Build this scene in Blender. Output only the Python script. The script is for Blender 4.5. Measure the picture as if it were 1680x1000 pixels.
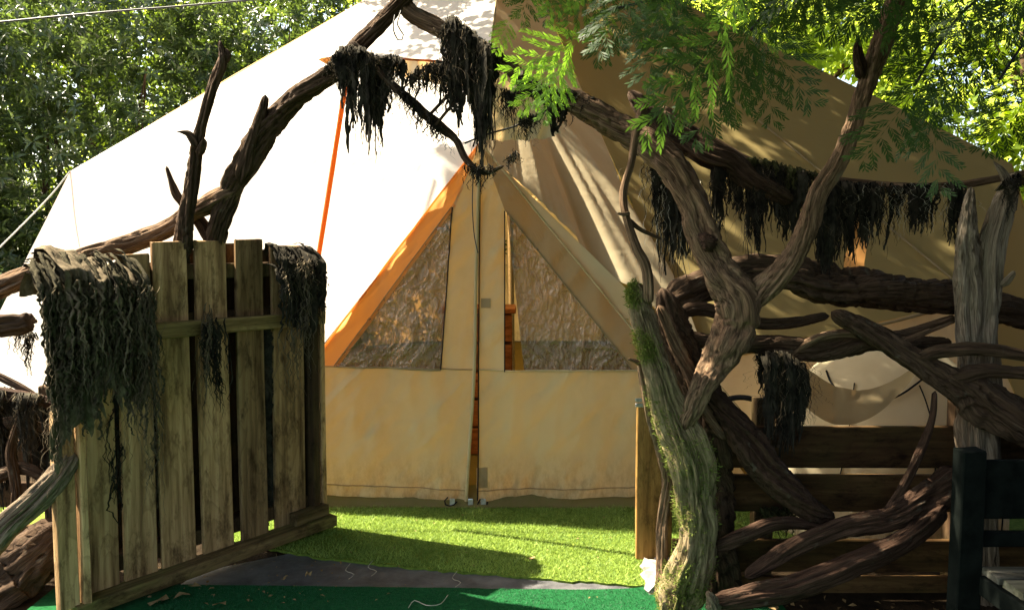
import bpy, bmesh, math, random
import numpy as np
from mathutils import Vector, Matrix

for o in list(bpy.data.objects):
    bpy.data.objects.remove(o, do_unlink=True)
scene = bpy.context.scene
COL = scene.collection
R = math.radians

# ------------------------------------------------------------------ camera
F = 1300.0 / 1680.0
PITCH = R(4.0)
EYE = 1.5
cam_d = bpy.data.cameras.new('camera')
cam = bpy.data.objects.new('camera', cam_d)
COL.objects.link(cam)
cam.location = (0, 0, EYE)
cam.rotation_euler = (R(90) - PITCH, 0, 0)
cam_d.sensor_width = 36.0
cam_d.lens = 36.0 * F
cam_d.clip_start = 0.05
cam_d.clip_end = 600
scene.camera = cam

# ------------------------------------------------------------------ sky and sun
SUN_DIR = Vector((-0.60, 0.23, 0.766)).normalized()      # towards the sun
elev = math.asin(SUN_DIR.z)
azim = math.atan2(SUN_DIR.x, SUN_DIR.y)
world = bpy.data.worlds.new('World')
scene.world = world
world.use_nodes = True
wn = world.node_tree
bg = wn.nodes['Background']
sky = wn.nodes.new('ShaderNodeTexSky')
sky.sky_type = 'NISHITA'
sky.sun_disc = False
sky.sun_elevation = elev
sky.sun_rotation = azim
sky.dust_density = 3.0
sky.air_density = 1.0
sky.ozone_density = 1.0
wn.links.new(sky.outputs[0], bg.inputs[0])
bg.inputs[1].default_value = 0.085
sun_d = bpy.data.lights.new('sun', 'SUN')
sun = bpy.data.objects.new('sun', sun_d)
COL.objects.link(sun)
sun_d.energy = 5.0
sun_d.angle = R(0.5)
sun_d.color = (1.0, 0.94, 0.84)
sun.rotation_euler = (-SUN_DIR).to_track_quat('-Z', 'Y').to_euler()
sun.location = (-8, 6, 14)

vs = scene.view_settings
vs.view_transform = 'Standard'
vs.look = 'None'
vs.gamma = 1.0
vs.use_curve_mapping = False
vs.exposure = 2.72
vs.use_white_balance = True
vs.white_balance_temperature = 7350
vs.white_balance_tint = 7
scene.cycles.use_denoising = True
scene.cycles.max_bounces = 9
scene.cycles.diffuse_bounces = 5
scene.cycles.transparent_max_bounces = 12
scene.cycles.sample_clamp_indirect = 8.0

# ------------------------------------------------------------------ helpers
def P(px, py, Y):
    """photo pixel + world depth Y -> world point"""
    dx = (px - 840) / 1300.0
    dy = (500 - py) / 1300.0
    ry = math.cos(PITCH) + dy * math.sin(PITCH)
    rz = -math.sin(PITCH) + dy * math.cos(PITCH)
    t = Y / ry
    return Vector((dx * t, Y, EYE + rz * t))

def PG(px, py, z=0.0):
    """photo pixel -> point on the horizontal plane z"""
    dx = (px - 840) / 1300.0
    dy = (500 - py) / 1300.0
    ry = math.cos(PITCH) + dy * math.sin(PITCH)
    rz = -math.sin(PITCH) + dy * math.cos(PITCH)
    t = (z - EYE) / rz
    return Vector((dx * t, ry * t, z))

def tag(o, label=None, cat=None, group=None, kind=None):
    if label: o['label'] = label
    if cat: o['category'] = cat
    if group: o['group'] = group
    if kind: o['kind'] = kind
    return o

def empty(name, loc=(0, 0, 0), rz=0.0):
    o = bpy.data.objects.new(name, None)
    o.location = loc
    o.rotation_euler = (0, 0, rz)
    o.empty_display_size = 0.1
    COL.objects.link(o)
    return o

def adopt(child, root):
    """parent, keeping the child where it stands (root: translation + z rotation)"""
    child.parent = root
    if root.parent is None:
        m = Matrix.Translation(root.location) @ root.rotation_euler.to_matrix().to_4x4()
        child.matrix_parent_inverse = m.inverted()
    else:
        child.matrix_parent_inverse = Matrix.Identity(4)
    return child

def mesh_np(name, verts, faces, mat=None, smooth=True, attrs=None):
    """verts (N,3); faces: (M,3) or (M,4) array, or list of such arrays"""
    me = bpy.data.meshes.new(name)
    verts = np.asarray(verts, dtype=np.float32)
    if not isinstance(faces, list): faces = [faces]
    faces = [np.asarray(f, dtype=np.int32) for f in faces if len(f)]
    nl = sum(f.size for f in faces)
    npoly = sum(len(f) for f in faces)
    me.vertices.add(len(verts))
    me.vertices.foreach_set('co', verts.ravel())
    me.loops.add(nl)
    me.loops.foreach_set('vertex_index', np.concatenate([f.ravel() for f in faces]))
    me.polygons.add(npoly)
    tot = np.concatenate([np.full(len(f), f.shape[1], dtype=np.int32) for f in faces])
    st = np.concatenate([[0], np.cumsum(tot)[:-1]]).astype(np.int32)
    me.polygons.foreach_set('loop_start', st)
    me.polygons.foreach_set('loop_total', tot)
    if smooth:
        me.polygons.foreach_set('use_smooth', np.ones(npoly, dtype=bool))
    for k, a in (attrs or {}).items():
        a = np.asarray(a, dtype=np.float32)
        if a.ndim == 2:
            at = me.attributes.new(k, 'FLOAT_VECTOR', 'POINT'); at.data.foreach_set('vector', a.ravel())
        else:
            at = me.attributes.new(k, 'FLOAT', 'POINT'); at.data.foreach_set('value', a)
    me.update(calc_edges=True)
    me.validate()
    if mat: me.materials.append(mat)
    return me

def link(name, me, parent=None, loc=None):
    o = bpy.data.objects.new(name, me)
    COL.objects.link(o)
    if loc is not None: o.location = loc
    if parent is not None: adopt(o, parent)
    return o

# ---- vectorised value noise
def _hash(ix, iy, iz):
    h = (ix * 374761393 + iy * 668265263 + iz * 2147483647 * 7 + 974634777) & 0xffffffff
    h = ((h ^ (h >> 13)) * 1274126177) & 0xffffffff
    h = ((h ^ (h >> 16)) * 2246822519) & 0xffffffff
    return ((h ^ (h >> 15)) & 0xffffff) / float(0xffffff)

def vnoise(p):
    p = np.asarray(p, dtype=np.float64)
    i = np.floor(p).astype(np.int64)
    f = p - i
    f = f * f * f * (f * (f * 6 - 15) + 10)
    x, y, z = i[..., 0], i[..., 1], i[..., 2]
    fx, fy, fz = f[..., 0], f[..., 1], f[..., 2]
    def l(a, b, t): return a + (b - a) * t
    c00 = l(_hash(x, y, z), _hash(x + 1, y, z), fx)
    c10 = l(_hash(x, y + 1, z), _hash(x + 1, y + 1, z), fx)
    c01 = l(_hash(x, y, z + 1), _hash(x + 1, y, z + 1), fx)
    c11 = l(_hash(x, y + 1, z + 1), _hash(x + 1, y + 1, z + 1), fx)
    return l(l(c00, c10, fy), l(c01, c11, fy), fz) * 2 - 1      # -1..1

def fbm(p, oct=3):
    p = np.asarray(p, dtype=np.float64)
    a, s, t = 1.0, 0.0, 0.0
    for k in range(oct):
        s = s + a * vnoise(p * (2.03 ** k) + 17.3 * k); t += a; a *= 0.5
    return s / t

# ------------------------------------------------------------------ materials
def new_mat(name):
    m = bpy.data.materials.new(name)
    m.use_nodes = True
    nt = m.node_tree
    b = nt.nodes['Principled BSDF']
    return m, nt, b

def N(nt, typ, **kw):
    n = nt.nodes.new(typ)
    for k, v in kw.items(): setattr(n, k, v)
    return n

def ramp(nt, fac, stops):
    r = N(nt, 'ShaderNodeValToRGB')
    while len(r.color_ramp.elements) < len(stops): r.color_ramp.elements.new(0.5)
    for e, (p, c) in zip(r.color_ramp.elements, stops):
        e.position = p; e.color = (*c, 1)
    nt.links.new(fac, r.inputs[0])
    return r.outputs[0]

def noise(nt, vec, scale, detail=4, rough=0.6, dist=0.0):
    n = N(nt, 'ShaderNodeTexNoise')
    n.inputs['Scale'].default_value = scale
    n.inputs['Detail'].default_value = detail
    n.inputs['Roughness'].default_value = rough
    n.inputs['Distortion'].default_value = dist
    if vec is not None: nt.links.new(vec, n.inputs['Vector'])
    return n.outputs[0]

def mapping(nt, vec, scale=(1, 1, 1), loc=None):
    m = N(nt, 'ShaderNodeMapping')
    m.inputs['Scale'].default_value = scale
    nt.links.new(vec, m.inputs['Vector'])
    if loc is not None: nt.links.new(loc, m.inputs['Location'])
    return m.outputs[0]

def mix(nt, fac, a, b, blend='MIX'):
    m = N(nt, 'ShaderNodeMix', data_type='RGBA', blend_type=blend)
    if isinstance(fac, (int, float)): m.inputs[0].default_value = fac
    else: nt.links.new(fac, m.inputs[0])
    for i, v in ((6, a), (7, b)):
        if isinstance(v, tuple): m.inputs[i].default_value = (*v, 1)
        else: nt.links.new(v, m.inputs[i])
    return m.outputs[2]

def math_n(nt, op, a, b=None):
    m = N(nt, 'ShaderNodeMath', operation=op)
    for i, v in ((0, a), (1, b)):
        if v is None: continue
        if isinstance(v, (int, float)): m.inputs[i].default_value = v
        else: nt.links.new(v, m.inputs[i])
    return m.outputs[0]

def bump(nt, h, b, strength=0.5, dist=0.01):
    n = N(nt, 'ShaderNodeBump')
    n.inputs['Strength'].default_value = strength
    n.inputs['Distance'].default_value = dist
    nt.links.new(h, n.inputs['Height'])
    nt.links.new(n.outputs[0], b.inputs['Normal'])

def attr(nt, name, out='Vector'):
    a = N(nt, 'ShaderNodeAttribute', attribute_name=name)
    return a.outputs[out]

def rnd_vec(nt):
    oi = N(nt, 'ShaderNodeObjectInfo')
    c = N(nt, 'ShaderNodeCombineXYZ')
    for i, k in enumerate((37.0, 91.0, 53.0)):
        nt.links.new(math_n(nt, 'MULTIPLY', oi.outputs['Random'], k), c.inputs[i])
    return c.outputs[0], oi.outputs['Random']

def mat_log(name, dark, mid, light, moss=0.0, rough=0.85):
    m, nt, b = new_mat(name)
    g = attr(nt, 'grain')
    rv, rr = rnd_vec(nt)
    v = mapping(nt, g, (1, 1, 0.07), rv)
    n1 = noise(nt, v, 85, 6, 0.65, 0.5)
    n2 = noise(nt, mapping(nt, g, (1, 1, 0.035), rv), 260, 4, 0.7)
    n3 = noise(nt, mapping(nt, g, (1, 1, 0.5), rv), 7, 4, 0.6)
    c1 = ramp(nt, n1, [(0.36, dark), (0.5, mid), (0.66, light)])
    c2 = ramp(nt, n2, [(0.38, dark), (0.62, light)])
    c = mix(nt, 0.45, c1, c2)
    c = mix(nt, ramp(nt, n3, [(0.42, (0, 0, 0)), (0.7, (0.65, 0.65, 0.65))]), c, mid)
    # lichen / dirt blotches
    n4 = noise(nt, g, 22, 5, 0.7)
    c = mix(nt, ramp(nt, n4, [(0.6, (0, 0, 0)), (0.72, (0.45, 0.45, 0.45))]), c, (0.13, 0.125, 0.09))
    if moss:
        mo = attr(nt, 'moss', 'Fac')
        n5 = noise(nt, g, 55, 5, 0.75)
        f = math_n(nt, 'MULTIPLY', mo, ramp(nt, n5, [(0.3, (0.3, 0.3, 0.3)), (0.6, (1, 1, 1))]))
        mc = ramp(nt, noise(nt, g, 90, 3), [(0.3, (0.05, 0.07, 0.010)), (0.7, (0.17, 0.19, 0.03))])
        c = mix(nt, f, c, mc)
    nt.links.new(c, b.inputs['Base Color'])
    b.inputs['Roughness'].default_value = rough
    b.inputs['Specular IOR Level'].default_value = 0.08
    h = math_n(nt, 'ADD', n1, math_n(nt, 'MULTIPLY', n2, 0.5))
    bump(nt, h, b, 1.0, 0.010)
    return m

def mat_plank(name, dark, mid, light, green=0.3, axis='Z', rough=0.8):
    """grain runs along the local axis; every plank shifts by its random id"""
    m, nt, b = new_mat(name)
    tc = N(nt, 'ShaderNodeTexCoord')
    rv, rr = rnd_vec(nt)
    sc = {'Z': (1, 1, 0.06), 'X': (0.06, 1, 1), 'Y': (1, 0.06, 1)}[axis]
    v = mapping(nt, tc.outputs['Object'], sc, rv)
    warp = noise(nt, mapping(nt, tc.outputs['Object'], tuple(max(s, 0.25) for s in sc), rv), 5, 2, 0.5)
    w = N(nt, 'ShaderNodeTexNoise')
    nt.links.new(v, w.inputs['Vector'])
    w.inputs['Scale'].default_value = 26
    w.inputs['Detail'].default_value = 5
    w.inputs['Roughness'].default_value = 0.6
    rings = math_n(nt, 'FRACT', math_n(nt, 'MULTIPLY', warp, 14.0))
    fine = noise(nt, v, 120, 4, 0.7)
    c = ramp(nt, w.outputs[0], [(0.3, dark), (0.52, mid), (0.75, light)])
    c = mix(nt, ramp(nt, rings, [(0.0, (0.0,) * 3), (0.7, (0.08,) * 3), (0.95, (0.35,) * 3), (1.0, (0.0,) * 3)]), c, dark)
    c = mix(nt, math_n(nt, 'MULTIPLY', fine, 0.35), c, dark)
    # knots
    vo = N(nt, 'ShaderNodeTexVoronoi')
    vo.inputs['Scale'].default_value = 3.2
    kn = mapping(nt, tc.outputs['Object'], {'Z': (2.0, 0.2, 1.1), 'X': (1.1, 0.2, 2.0), 'Y': (0.2, 1.1, 2.0)}[axis], rv)
    nt.links.new(kn, vo.inputs['Vector'])
    kf = ramp(nt, vo.outputs['Distance'], [(0.0, (1,) * 3), (0.05, (0.8,) * 3), (0.12, (0,) * 3)])
    c = mix(nt, kf, c, (dark[0] * 0.6, dark[1] * 0.5, dark[2] * 0.5))
    # algae and stains
    n3 = noise(nt, mapping(nt, tc.outputs['Object'], (1, 1, 1), rv), 4.5, 5, 0.65)
    c = mix(nt, ramp(nt, n3, [(0.42, (0,) * 3), (0.72, (green,) * 3)]), c, (0.10, 0.11, 0.025))
    n6 = noise(nt, mapping(nt, tc.outputs['Object'], tuple(max(q, 0.4) for q in sc), rv), 15, 6, 0.75)
    c = mix(nt, ramp(nt, n6, [(0.50, (0,) * 3), (0.66, (0.8,) * 3)]), c, (dark[0] * 0.55, dark[1] * 0.55, dark[2] * 0.5))
    br = math_n(nt, 'ADD', math_n(nt, 'MULTIPLY', rr, 0.75), 0.6)
    hs = N(nt, 'ShaderNodeHueSaturation')
    nt.links.new(br, hs.inputs['Value'])
    nt.links.new(c, hs.inputs['Color'])
    nt.links.new(hs.outputs[0], b.inputs['Base Color'])
    b.inputs['Roughness'].default_value = rough
    b.inputs['Specular IOR Level'].default_value = 0.10
    bump(nt, math_n(nt, 'ADD', w.outputs[0], fine), b, 0.55, 0.003)
    return m

def mat_leaf(name, c_lo, c_hi, trans, t_fac=0.4, rough=0.45, spec=0.4):
    m, nt, b = new_mat(name)
    r = attr(nt, 'rnd', 'Fac')
    c = ramp(nt, r, [(0.0, c_lo), (0.75, tuple((a + b2) / 2 for a, b2 in zip(c_lo, c_hi))), (1.0, c_hi)])
    nt.links.new(c, b.inputs['Base Color'])
    b.inputs['Roughness'].default_value = rough
    b.inputs['Specular IOR Level'].default_value = spec
    t = N(nt, 'ShaderNodeBsdfTranslucent')
    tcol = mix(nt, 1.0, c, trans, 'MULTIPLY')
    g = N(nt, 'ShaderNodeMix', data_type='RGBA', blend_type='ADD')
    t.inputs['Color'].default_value = (*trans, 1)
    tc2 = ramp(nt, r, [(0.0, tuple(x * 0.6 for x in trans)), (1.0, trans)])
    nt.links.new(tc2, t.inputs['Color'])
    nt.nodes.remove(g)
    ms = N(nt, 'ShaderNodeMixShader')
    ms.inputs[0].default_value = t_fac
    nt.links.new(b.outputs[0], ms.inputs[1])
    nt.links.new(t.outputs[0], ms.inputs[2])
    nt.links.new(ms.outputs[0], nt.nodes['Material Output'].inputs['Surface'])
    return m

def mat_canvas(name, col, trans, tf=0.35, stain=0.25, stain_col=(0.25, 0.19, 0.10), weave=True):
    m, nt, b = new_mat(name)
    nt.nodes.remove(b)
    geo = N(nt, 'ShaderNodeNewGeometry')
    v = geo.outputs['Position']
    n1 = noise(nt, v, 1.7, 5, 0.6)
    n2 = noise(nt, v, 9, 4, 0.65)
    n3 = noise(nt, v, 60, 2, 0.8)
    f = math_n(nt, 'MULTIPLY', ramp(nt, n1, [(0.35, (0,) * 3), (0.75, (1,) * 3)]), ramp(nt, n2, [(0.3, (0.25,) * 3), (0.7, (1,) * 3)]))
    f = math_n(nt, 'MULTIPLY', f, stain)
    c = mix(nt, f, col, stain_col)
    spots = ramp(nt, n3, [(0.70, (0,) * 3), (0.78, (0.35,) * 3)])
    c = mix(nt, spots, c, stain_col)
    sep = N(nt, 'ShaderNodeSeparateXYZ'); nt.links.new(v, sep.inputs[0])
    low = N(nt, 'ShaderNodeMapRange'); nt.links.new(sep.outputs[2], low.inputs[0])
    low.inputs[1].default_value = 0.34; low.inputs[2].default_value = 0.02
    mud = math_n(nt, 'MULTIPLY', low.outputs[0], ramp(nt, noise(nt, mapping(nt, v, (1, 1, 0.45)), 26, 6, 0.75), [(0.42, (0,) * 3), (0.62, (0.75,) * 3)]))
    c = mix(nt, mud, c, (0.16, 0.12, 0.055))
    d = N(nt, 'ShaderNodeBsdfDiffuse')
    d.inputs['Roughness'].default_value = 0.6
    t = N(nt, 'ShaderNodeBsdfTranslucent')
    t.inputs['Color'].default_value = (*trans, 1)
    nt.links.new(c, d.inputs['Color'])
    bm_ = N(nt, 'ShaderNodeBump')
    bm_.inputs['Strength'].default_value = 0.35
    bm_.inputs['Distance'].default_value = 0.02
    hh = math_n(nt, 'ADD', noise(nt, v, 7, 5, 0.55, 0.6), math_n(nt, 'MULTIPLY', noise(nt, v, 400, 1), 0.02))
    nt.links.new(hh, bm_.inputs['Height'])
    nt.links.new(bm_.outputs[0], d.inputs['Normal'])
    ms = N(nt, 'ShaderNodeMixShader')
    ms.inputs[0].default_value = tf
    nt.links.new(d.outputs[0], ms.inputs[1])
    nt.links.new(t.outputs[0], ms.inputs[2])
    nt.links.new(ms.outputs[0], nt.nodes['Material Output'].inputs['Surface'])
    return m

def mat_plain(name, c1, c2, scale=12, rough=0.7, bmp=0.3, metal=0.0, coord='Object', bdist=0.004):
    m, nt, b = new_mat(name)
    tc = N(nt, 'ShaderNodeTexCoord')
    n = noise(nt, tc.outputs[coord], scale, 6, 0.65)
    nt.links.new(ramp(nt, n, [(0.32, c1), (0.68, c2)]), b.inputs['Base Color'])
    b.inputs['Roughness'].default_value = rough
    b.inputs['Metallic'].default_value = metal
    b.inputs['Specular IOR Level'].default_value = 0.3 if rough < 0.6 else 0.04
    if bmp: bump(nt, noise(nt, tc.outputs[coord], scale * 5, 5, 0.7), b, bmp, bdist)
    return m

MAT = {}
MAT['log'] = mat_log('weathered_brown_wood', (0.014, 0.007, 0.004), (0.10, 0.058, 0.033), (0.33, 0.215, 0.13))
MAT['log_dark'] = mat_log('dark_bark_wood', (0.012, 0.007, 0.0045), (0.05, 0.030, 0.018), (0.13, 0.082, 0.05))
MAT['log_red'] = mat_log('red_brown_wood', (0.008, 0.004, 0.0025), (0.036, 0.019, 0.012), (0.10, 0.058, 0.038))
MAT['log_grey'] = mat_log('silver_grey_wood', (0.02, 0.013, 0.008), (0.11, 0.078, 0.05), (0.33, 0.255, 0.18))
MAT['log_moss'] = mat_log('mossy_wood', (0.022, 0.014, 0.007), (0.14, 0.10, 0.056), (0.40, 0.305, 0.18), moss=1)
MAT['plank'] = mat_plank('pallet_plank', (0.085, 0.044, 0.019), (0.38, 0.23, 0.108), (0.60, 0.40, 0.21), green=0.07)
MAT['plank_x'] = mat_plank('pallet_rail', (0.11, 0.065, 0.025), (0.36, 0.24, 0.10), (0.54, 0.39, 0.19), green=0.2, axis='X')
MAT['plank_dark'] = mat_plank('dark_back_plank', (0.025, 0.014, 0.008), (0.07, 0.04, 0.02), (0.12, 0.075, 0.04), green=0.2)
MAT['fence'] = mat_plank('fence_board', (0.02, 0.009, 0.004), (0.07, 0.034, 0.013), (0.12, 0.065, 0.026), green=0.15, axis='X')
MAT['fence_z'] = mat_plank('fence_post_wood', (0.06, 0.03, 0.008), (0.19, 0.10, 0.028), (0.28, 0.155, 0.05), green=0.15, axis='Z')
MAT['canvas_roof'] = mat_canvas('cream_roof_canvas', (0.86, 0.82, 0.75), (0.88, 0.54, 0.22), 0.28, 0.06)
MAT['canvas_shade'] = mat_canvas('shaded_roof_canvas', (0.30, 0.235, 0.10), (0.30, 0.20, 0.06), 0.30, 0.25)  # darker copy of the roof canvas, tree shade put into its colour
MAT['canvas_door'] = mat_canvas('tan_door_canvas', (0.62, 0.545, 0.325), (0.72, 0.50, 0.23), 0.36, 0.4)
MAT['canvas_drape'] = mat_canvas('beige_drape_canvas', (0.54, 0.455, 0.30), (0.56, 0.38, 0.18), 0.24, 0.4, (0.30, 0.22, 0.11))
MAT['canvas_border'] = mat_canvas('orange_border_canvas', (0.68, 0.36, 0.15), (0.95, 0.46, 0.15), 0.50, 0.2, (0.4, 0.2, 0.1))  # orange deepened to carry the sun glow through the left door edge
MAT['canvas_brown'] = mat_canvas('brown_border_canvas', (0.36, 0.28, 0.16), (0.5, 0.3, 0.12), 0.25, 0.2)
MAT['canvas_skirt'] = mat_canvas('olive_groundsheet', (0.15, 0.13, 0.045), (0.16, 0.13, 0.04), 0.10, 0.5, (0.06, 0.05, 0.02))
MAT['rail_moss'] = mat_plank('mossy_bottom_rail', (0.04, 0.024, 0.01), (0.14, 0.09, 0.038), (0.24, 0.165, 0.075), green=0.6, axis='X')
MAT['log_silver'] = mat_log('bleached_wood', (0.035, 0.024, 0.015), (0.16, 0.12, 0.082), (0.40, 0.325, 0.24))
MAT['cord'] = mat_plain('knotted_fleece_cord', (0.022, 0.019, 0.011), (0.10, 0.086, 0.052), 60, 0.95, 0.8, bdist=0.01)
MAT['canvas_cream'] = mat_canvas('pale_cream_canvas', (0.72, 0.62, 0.42), (0.7, 0.5, 0.25), 0.35, 0.5, (0.30, 0.24, 0.12))
MAT['hessian'] = mat_plain('grey_green_hessian', (0.045, 0.034, 0.020), (0.17, 0.135, 0.088), 22, 0.95, 0.6)
MAT['netting'] = mat_plain('dark_scrim_netting', (0.008, 0.007, 0.006), (0.048, 0.042, 0.030), 16, 0.95, 0.4)
MAT['moss_strand'] = mat_plain('mossy_green_scrim', (0.025, 0.027, 0.010), (0.075, 0.075, 0.03), 40, 0.95, 0.4)
MAT['thread_pale'] = mat_plain('pale_frayed_thread', (0.25, 0.23, 0.17), (0.45, 0.42, 0.34), 40, 0.9, 0.2)
MAT['rope'] = mat_plain('grey_guy_rope', (0.3, 0.3, 0.28), (0.5, 0.5, 0.47), 90, 0.8, 0.3)
MAT['cable'] = mat_plain('black_cable', (0.012, 0.012, 0.012), (0.03, 0.03, 0.03), 30, 0.5, 0.1)
MAT['steel'] = mat_plain('galvanised_steel', (0.35, 0.35, 0.34), (0.6, 0.6, 0.58), 60, 0.4, 0.2, 0.9)
MAT['bench'] = mat_plain('black_green_paint', (0.002, 0.003, 0.0026), (0.007, 0.009, 0.0075), 14, 0.95, 0.5)
MAT['bench_seat'] = mat_plank('bare_seat_plank', (0.03, 0.028, 0.022), (0.08, 0.075, 0.06), (0.2, 0.185, 0.15), green=0.2, axis='X')
MAT['membrane'] = mat_plain('grey_weed_membrane', (0.03, 0.03, 0.033), (0.095, 0.093, 0.095), 9, 0.55, 0.5)
MAT['stone'] = mat_plain('pale_stone', (0.16, 0.14, 0.12), (0.36, 0.32, 0.28), 14, 0.85, 0.6)
MAT['soil'] = mat_plain('leaf_litter_soil', (0.010, 0.007, 0.004), (0.035, 0.023, 0.013), 6, 0.95, 0.8, coord='Object', bdist=0.02)
MAT['dry_leaf'] = mat_plain('dry_leaf', (0.12, 0.075, 0.03), (0.26, 0.18, 0.09), 40, 0.8, 0.3)
MAT['black'] = mat_plain('black_rubber', (0.01, 0.01, 0.01), (0.025, 0.022, 0.02), 20, 0.6, 0.2)
MAT['crate'] = mat_plank('warm_chest_wood', (0.12, 0.045, 0.02), (0.34, 0.14, 0.055), (0.48, 0.22, 0.09), green=0.0, axis='X')
MAT['orange_web'] = mat_canvas('orange_webbing', (0.55, 0.20, 0.06), (0.8, 0.3, 0.07), 0.4, 0.1, (0.4, 0.15, 0.05))
MAT['rhodo'] = mat_leaf('laurel_leaf', (0.022, 0.042, 0.014), (0.09, 0.125, 0.035), (0.20, 0.30, 0.05), 0.30, 0.35, 0.5)
MAT['beech'] = mat_leaf('bright_broad_leaf', (0.07, 0.13, 0.018), (0.22, 0.29, 0.035), (0.66, 0.80, 0.10), 0.6, 0.5, 0.3)
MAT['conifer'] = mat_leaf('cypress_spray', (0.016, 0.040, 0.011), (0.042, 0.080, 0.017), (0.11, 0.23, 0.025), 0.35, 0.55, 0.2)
MAT['conifer_lit'] = mat_leaf('sunlit_cypress_spray', (0.08, 0.18, 0.02), (0.14, 0.27, 0.03), (0.34, 0.66, 0.05), 0.45, 0.5, 0.3)  # same spray in a brighter green, sunlight put into the colour
MAT['turf_old'] = mat_leaf('pale_turf_blade', (0.055, 0.125, 0.016), (0.36, 0.46, 0.11), (0.30, 0.43, 0.07), 0.25, 0.6, 0.2)
MAT['turf_new'] = mat_leaf('emerald_turf_blade', (0.007, 0.055, 0.020), (0.018, 0.10, 0.036), (0.02, 0.10, 0.03), 0.15, 0.55, 0.2)
MAT['turf_old_base'] = mat_plain('pale_turf_backing', (0.05, 0.09, 0.014), (0.15, 0.20, 0.035), 60, 0.95, 0.8)
MAT['turf_new_base'] = mat_plain('emerald_turf_backing', (0.004, 0.045, 0.014), (0.010, 0.08, 0.026), 60, 0.95, 0.8)
MAT['moss'] = mat_leaf('moss_tuft', (0.07, 0.10, 0.02), (0.22, 0.26, 0.06), (0.2, 0.25, 0.05), 0.3, 0.8, 0.1)

def mat_film():
    m, nt, b = new_mat('crumpled_clear_film')
    nt.nodes.remove(b)
    geo = N(nt, 'ShaderNodeNewGeometry')
    v = geo.outputs['Position']
    vo = N(nt, 'ShaderNodeTexVoronoi')
    vo.inputs['Scale'].default_value = 32
    wv = noise(nt, v, 6, 3, 0.6)
    mv = N(nt, 'ShaderNodeVectorMath', operation='MULTIPLY_ADD')
    nt.links.new(wv, mv.inputs[0]); mv.inputs[1].default_value = (0.25, 0.25, 0.25); nt.links.new(mapping(nt, v, (1.6, 1.0, 0.55)), mv.inputs[2])
    nt.links.new(mv.outputs[0], vo.inputs['Vector'])
    h = math_n(nt, 'ADD', vo.outputs['Distance'], noise(nt, mv.outputs[0], 22, 5, 0.6, 1.5))
    bp = N(nt, 'ShaderNodeBump')
    bp.inputs['Strength'].default_value = 1.0
    bp.inputs['Distance'].default_value = 0.012
    nt.links.new(h, bp.inputs['Height'])
    tr = N(nt, 'ShaderNodeBsdfTransparent'); tr.inputs[0].default_value = (0.56, 0.45, 0.34, 1)
    gl = N(nt, 'ShaderNodeBsdfGlossy'); gl.inputs['Roughness'].default_value = 0.07
    gl.inputs[0].default_value = (0.9, 0.8, 0.66, 1)
    nt.links.new(bp.outputs[0], gl.inputs['Normal'])
    df = N(nt, 'ShaderNodeBsdfDiffuse'); df.inputs[0].default_value = (0.27, 0.215, 0.15, 1)
    nt.links.new(bp.outputs[0], df.inputs['Normal'])
    fr = N(nt, 'ShaderNodeFresnel'); fr.inputs[0].default_value = 1.6
    nt.links.new(bp.outputs[0], fr.inputs['Normal'])
    m1 = N(nt, 'ShaderNodeMixShader'); m1.inputs[0].default_value = 0.5
    nt.links.new(tr.outputs[0], m1.inputs[1]); nt.links.new(df.outputs[0], m1.inputs[2])
    m2 = N(nt, 'ShaderNodeMixShader')
    nt.links.new(math_n(nt, 'MULTIPLY', fr.outputs[0], 1.5), m2.inputs[0])
    nt.links.new(m1.outputs[0], m2.inputs[1]); nt.links.new(gl.outputs[0], m2.inputs[2])
    nt.links.new(m2.outputs[0], nt.nodes['Material Output'].inputs['Surface'])
    return m
MAT['film'] = mat_film()

# ------------------------------------------------------------------ builders
def catmull(pts, n):
    """pts (k,d) -> n resampled points, roughly even in arc length"""
    pts = np.asarray(pts, float)
    k = len(pts)
    if k == 2:
        t = np.linspace(0, 1, n)[:, None]
        return pts[0] * (1 - t) + pts[1] * t
    ext = np.vstack([2 * pts[0] - pts[1], pts, 2 * pts[-1] - pts[-2]])
    out = []
    m = 40
    for i in range(k - 1):
        p0, p1, p2, p3 = ext[i:i + 4]
        t = np.linspace(0, 1, m, endpoint=(i == k - 2))[:, None]
        out.append(0.5 * ((2 * p1) + (-p0 + p2) * t + (2 * p0 - 5 * p1 + 4 * p2 - p3) * t ** 2 + (-p0 + 3 * p1 - 3 * p2 + p3) * t ** 3))
    c = np.vstack(out)
    s = np.concatenate([[0], np.cumsum(np.linalg.norm(np.diff(c[:, :3], axis=0), axis=1))])
    q = np.linspace(0, s[-1], n)
    return np.stack([np.interp(q, s, c[:, j]) for j in range(c.shape[1])], 1)

def frames(path):
    t = np.gradient(path, axis=0)
    t /= np.linalg.norm(t, axis=1)[:, None] + 1e-9
    up = np.array([0.0, 1.0, 0.0])
    if abs(t[0] @ up) > 0.9: up = np.array([1.0, 0, 0])
    u = np.zeros_like(path)
    u[0] = up - (up @ t[0]) * t[0]
    u[0] /= np.linalg.norm(u[0])
    for i in range(1, len(path)):
        a = u[i - 1] - (u[i - 1] @ t[i]) * t[i]
        u[i] = a / (np.linalg.norm(a) + 1e-9)
    return t, u, np.cross(t, u)

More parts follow.
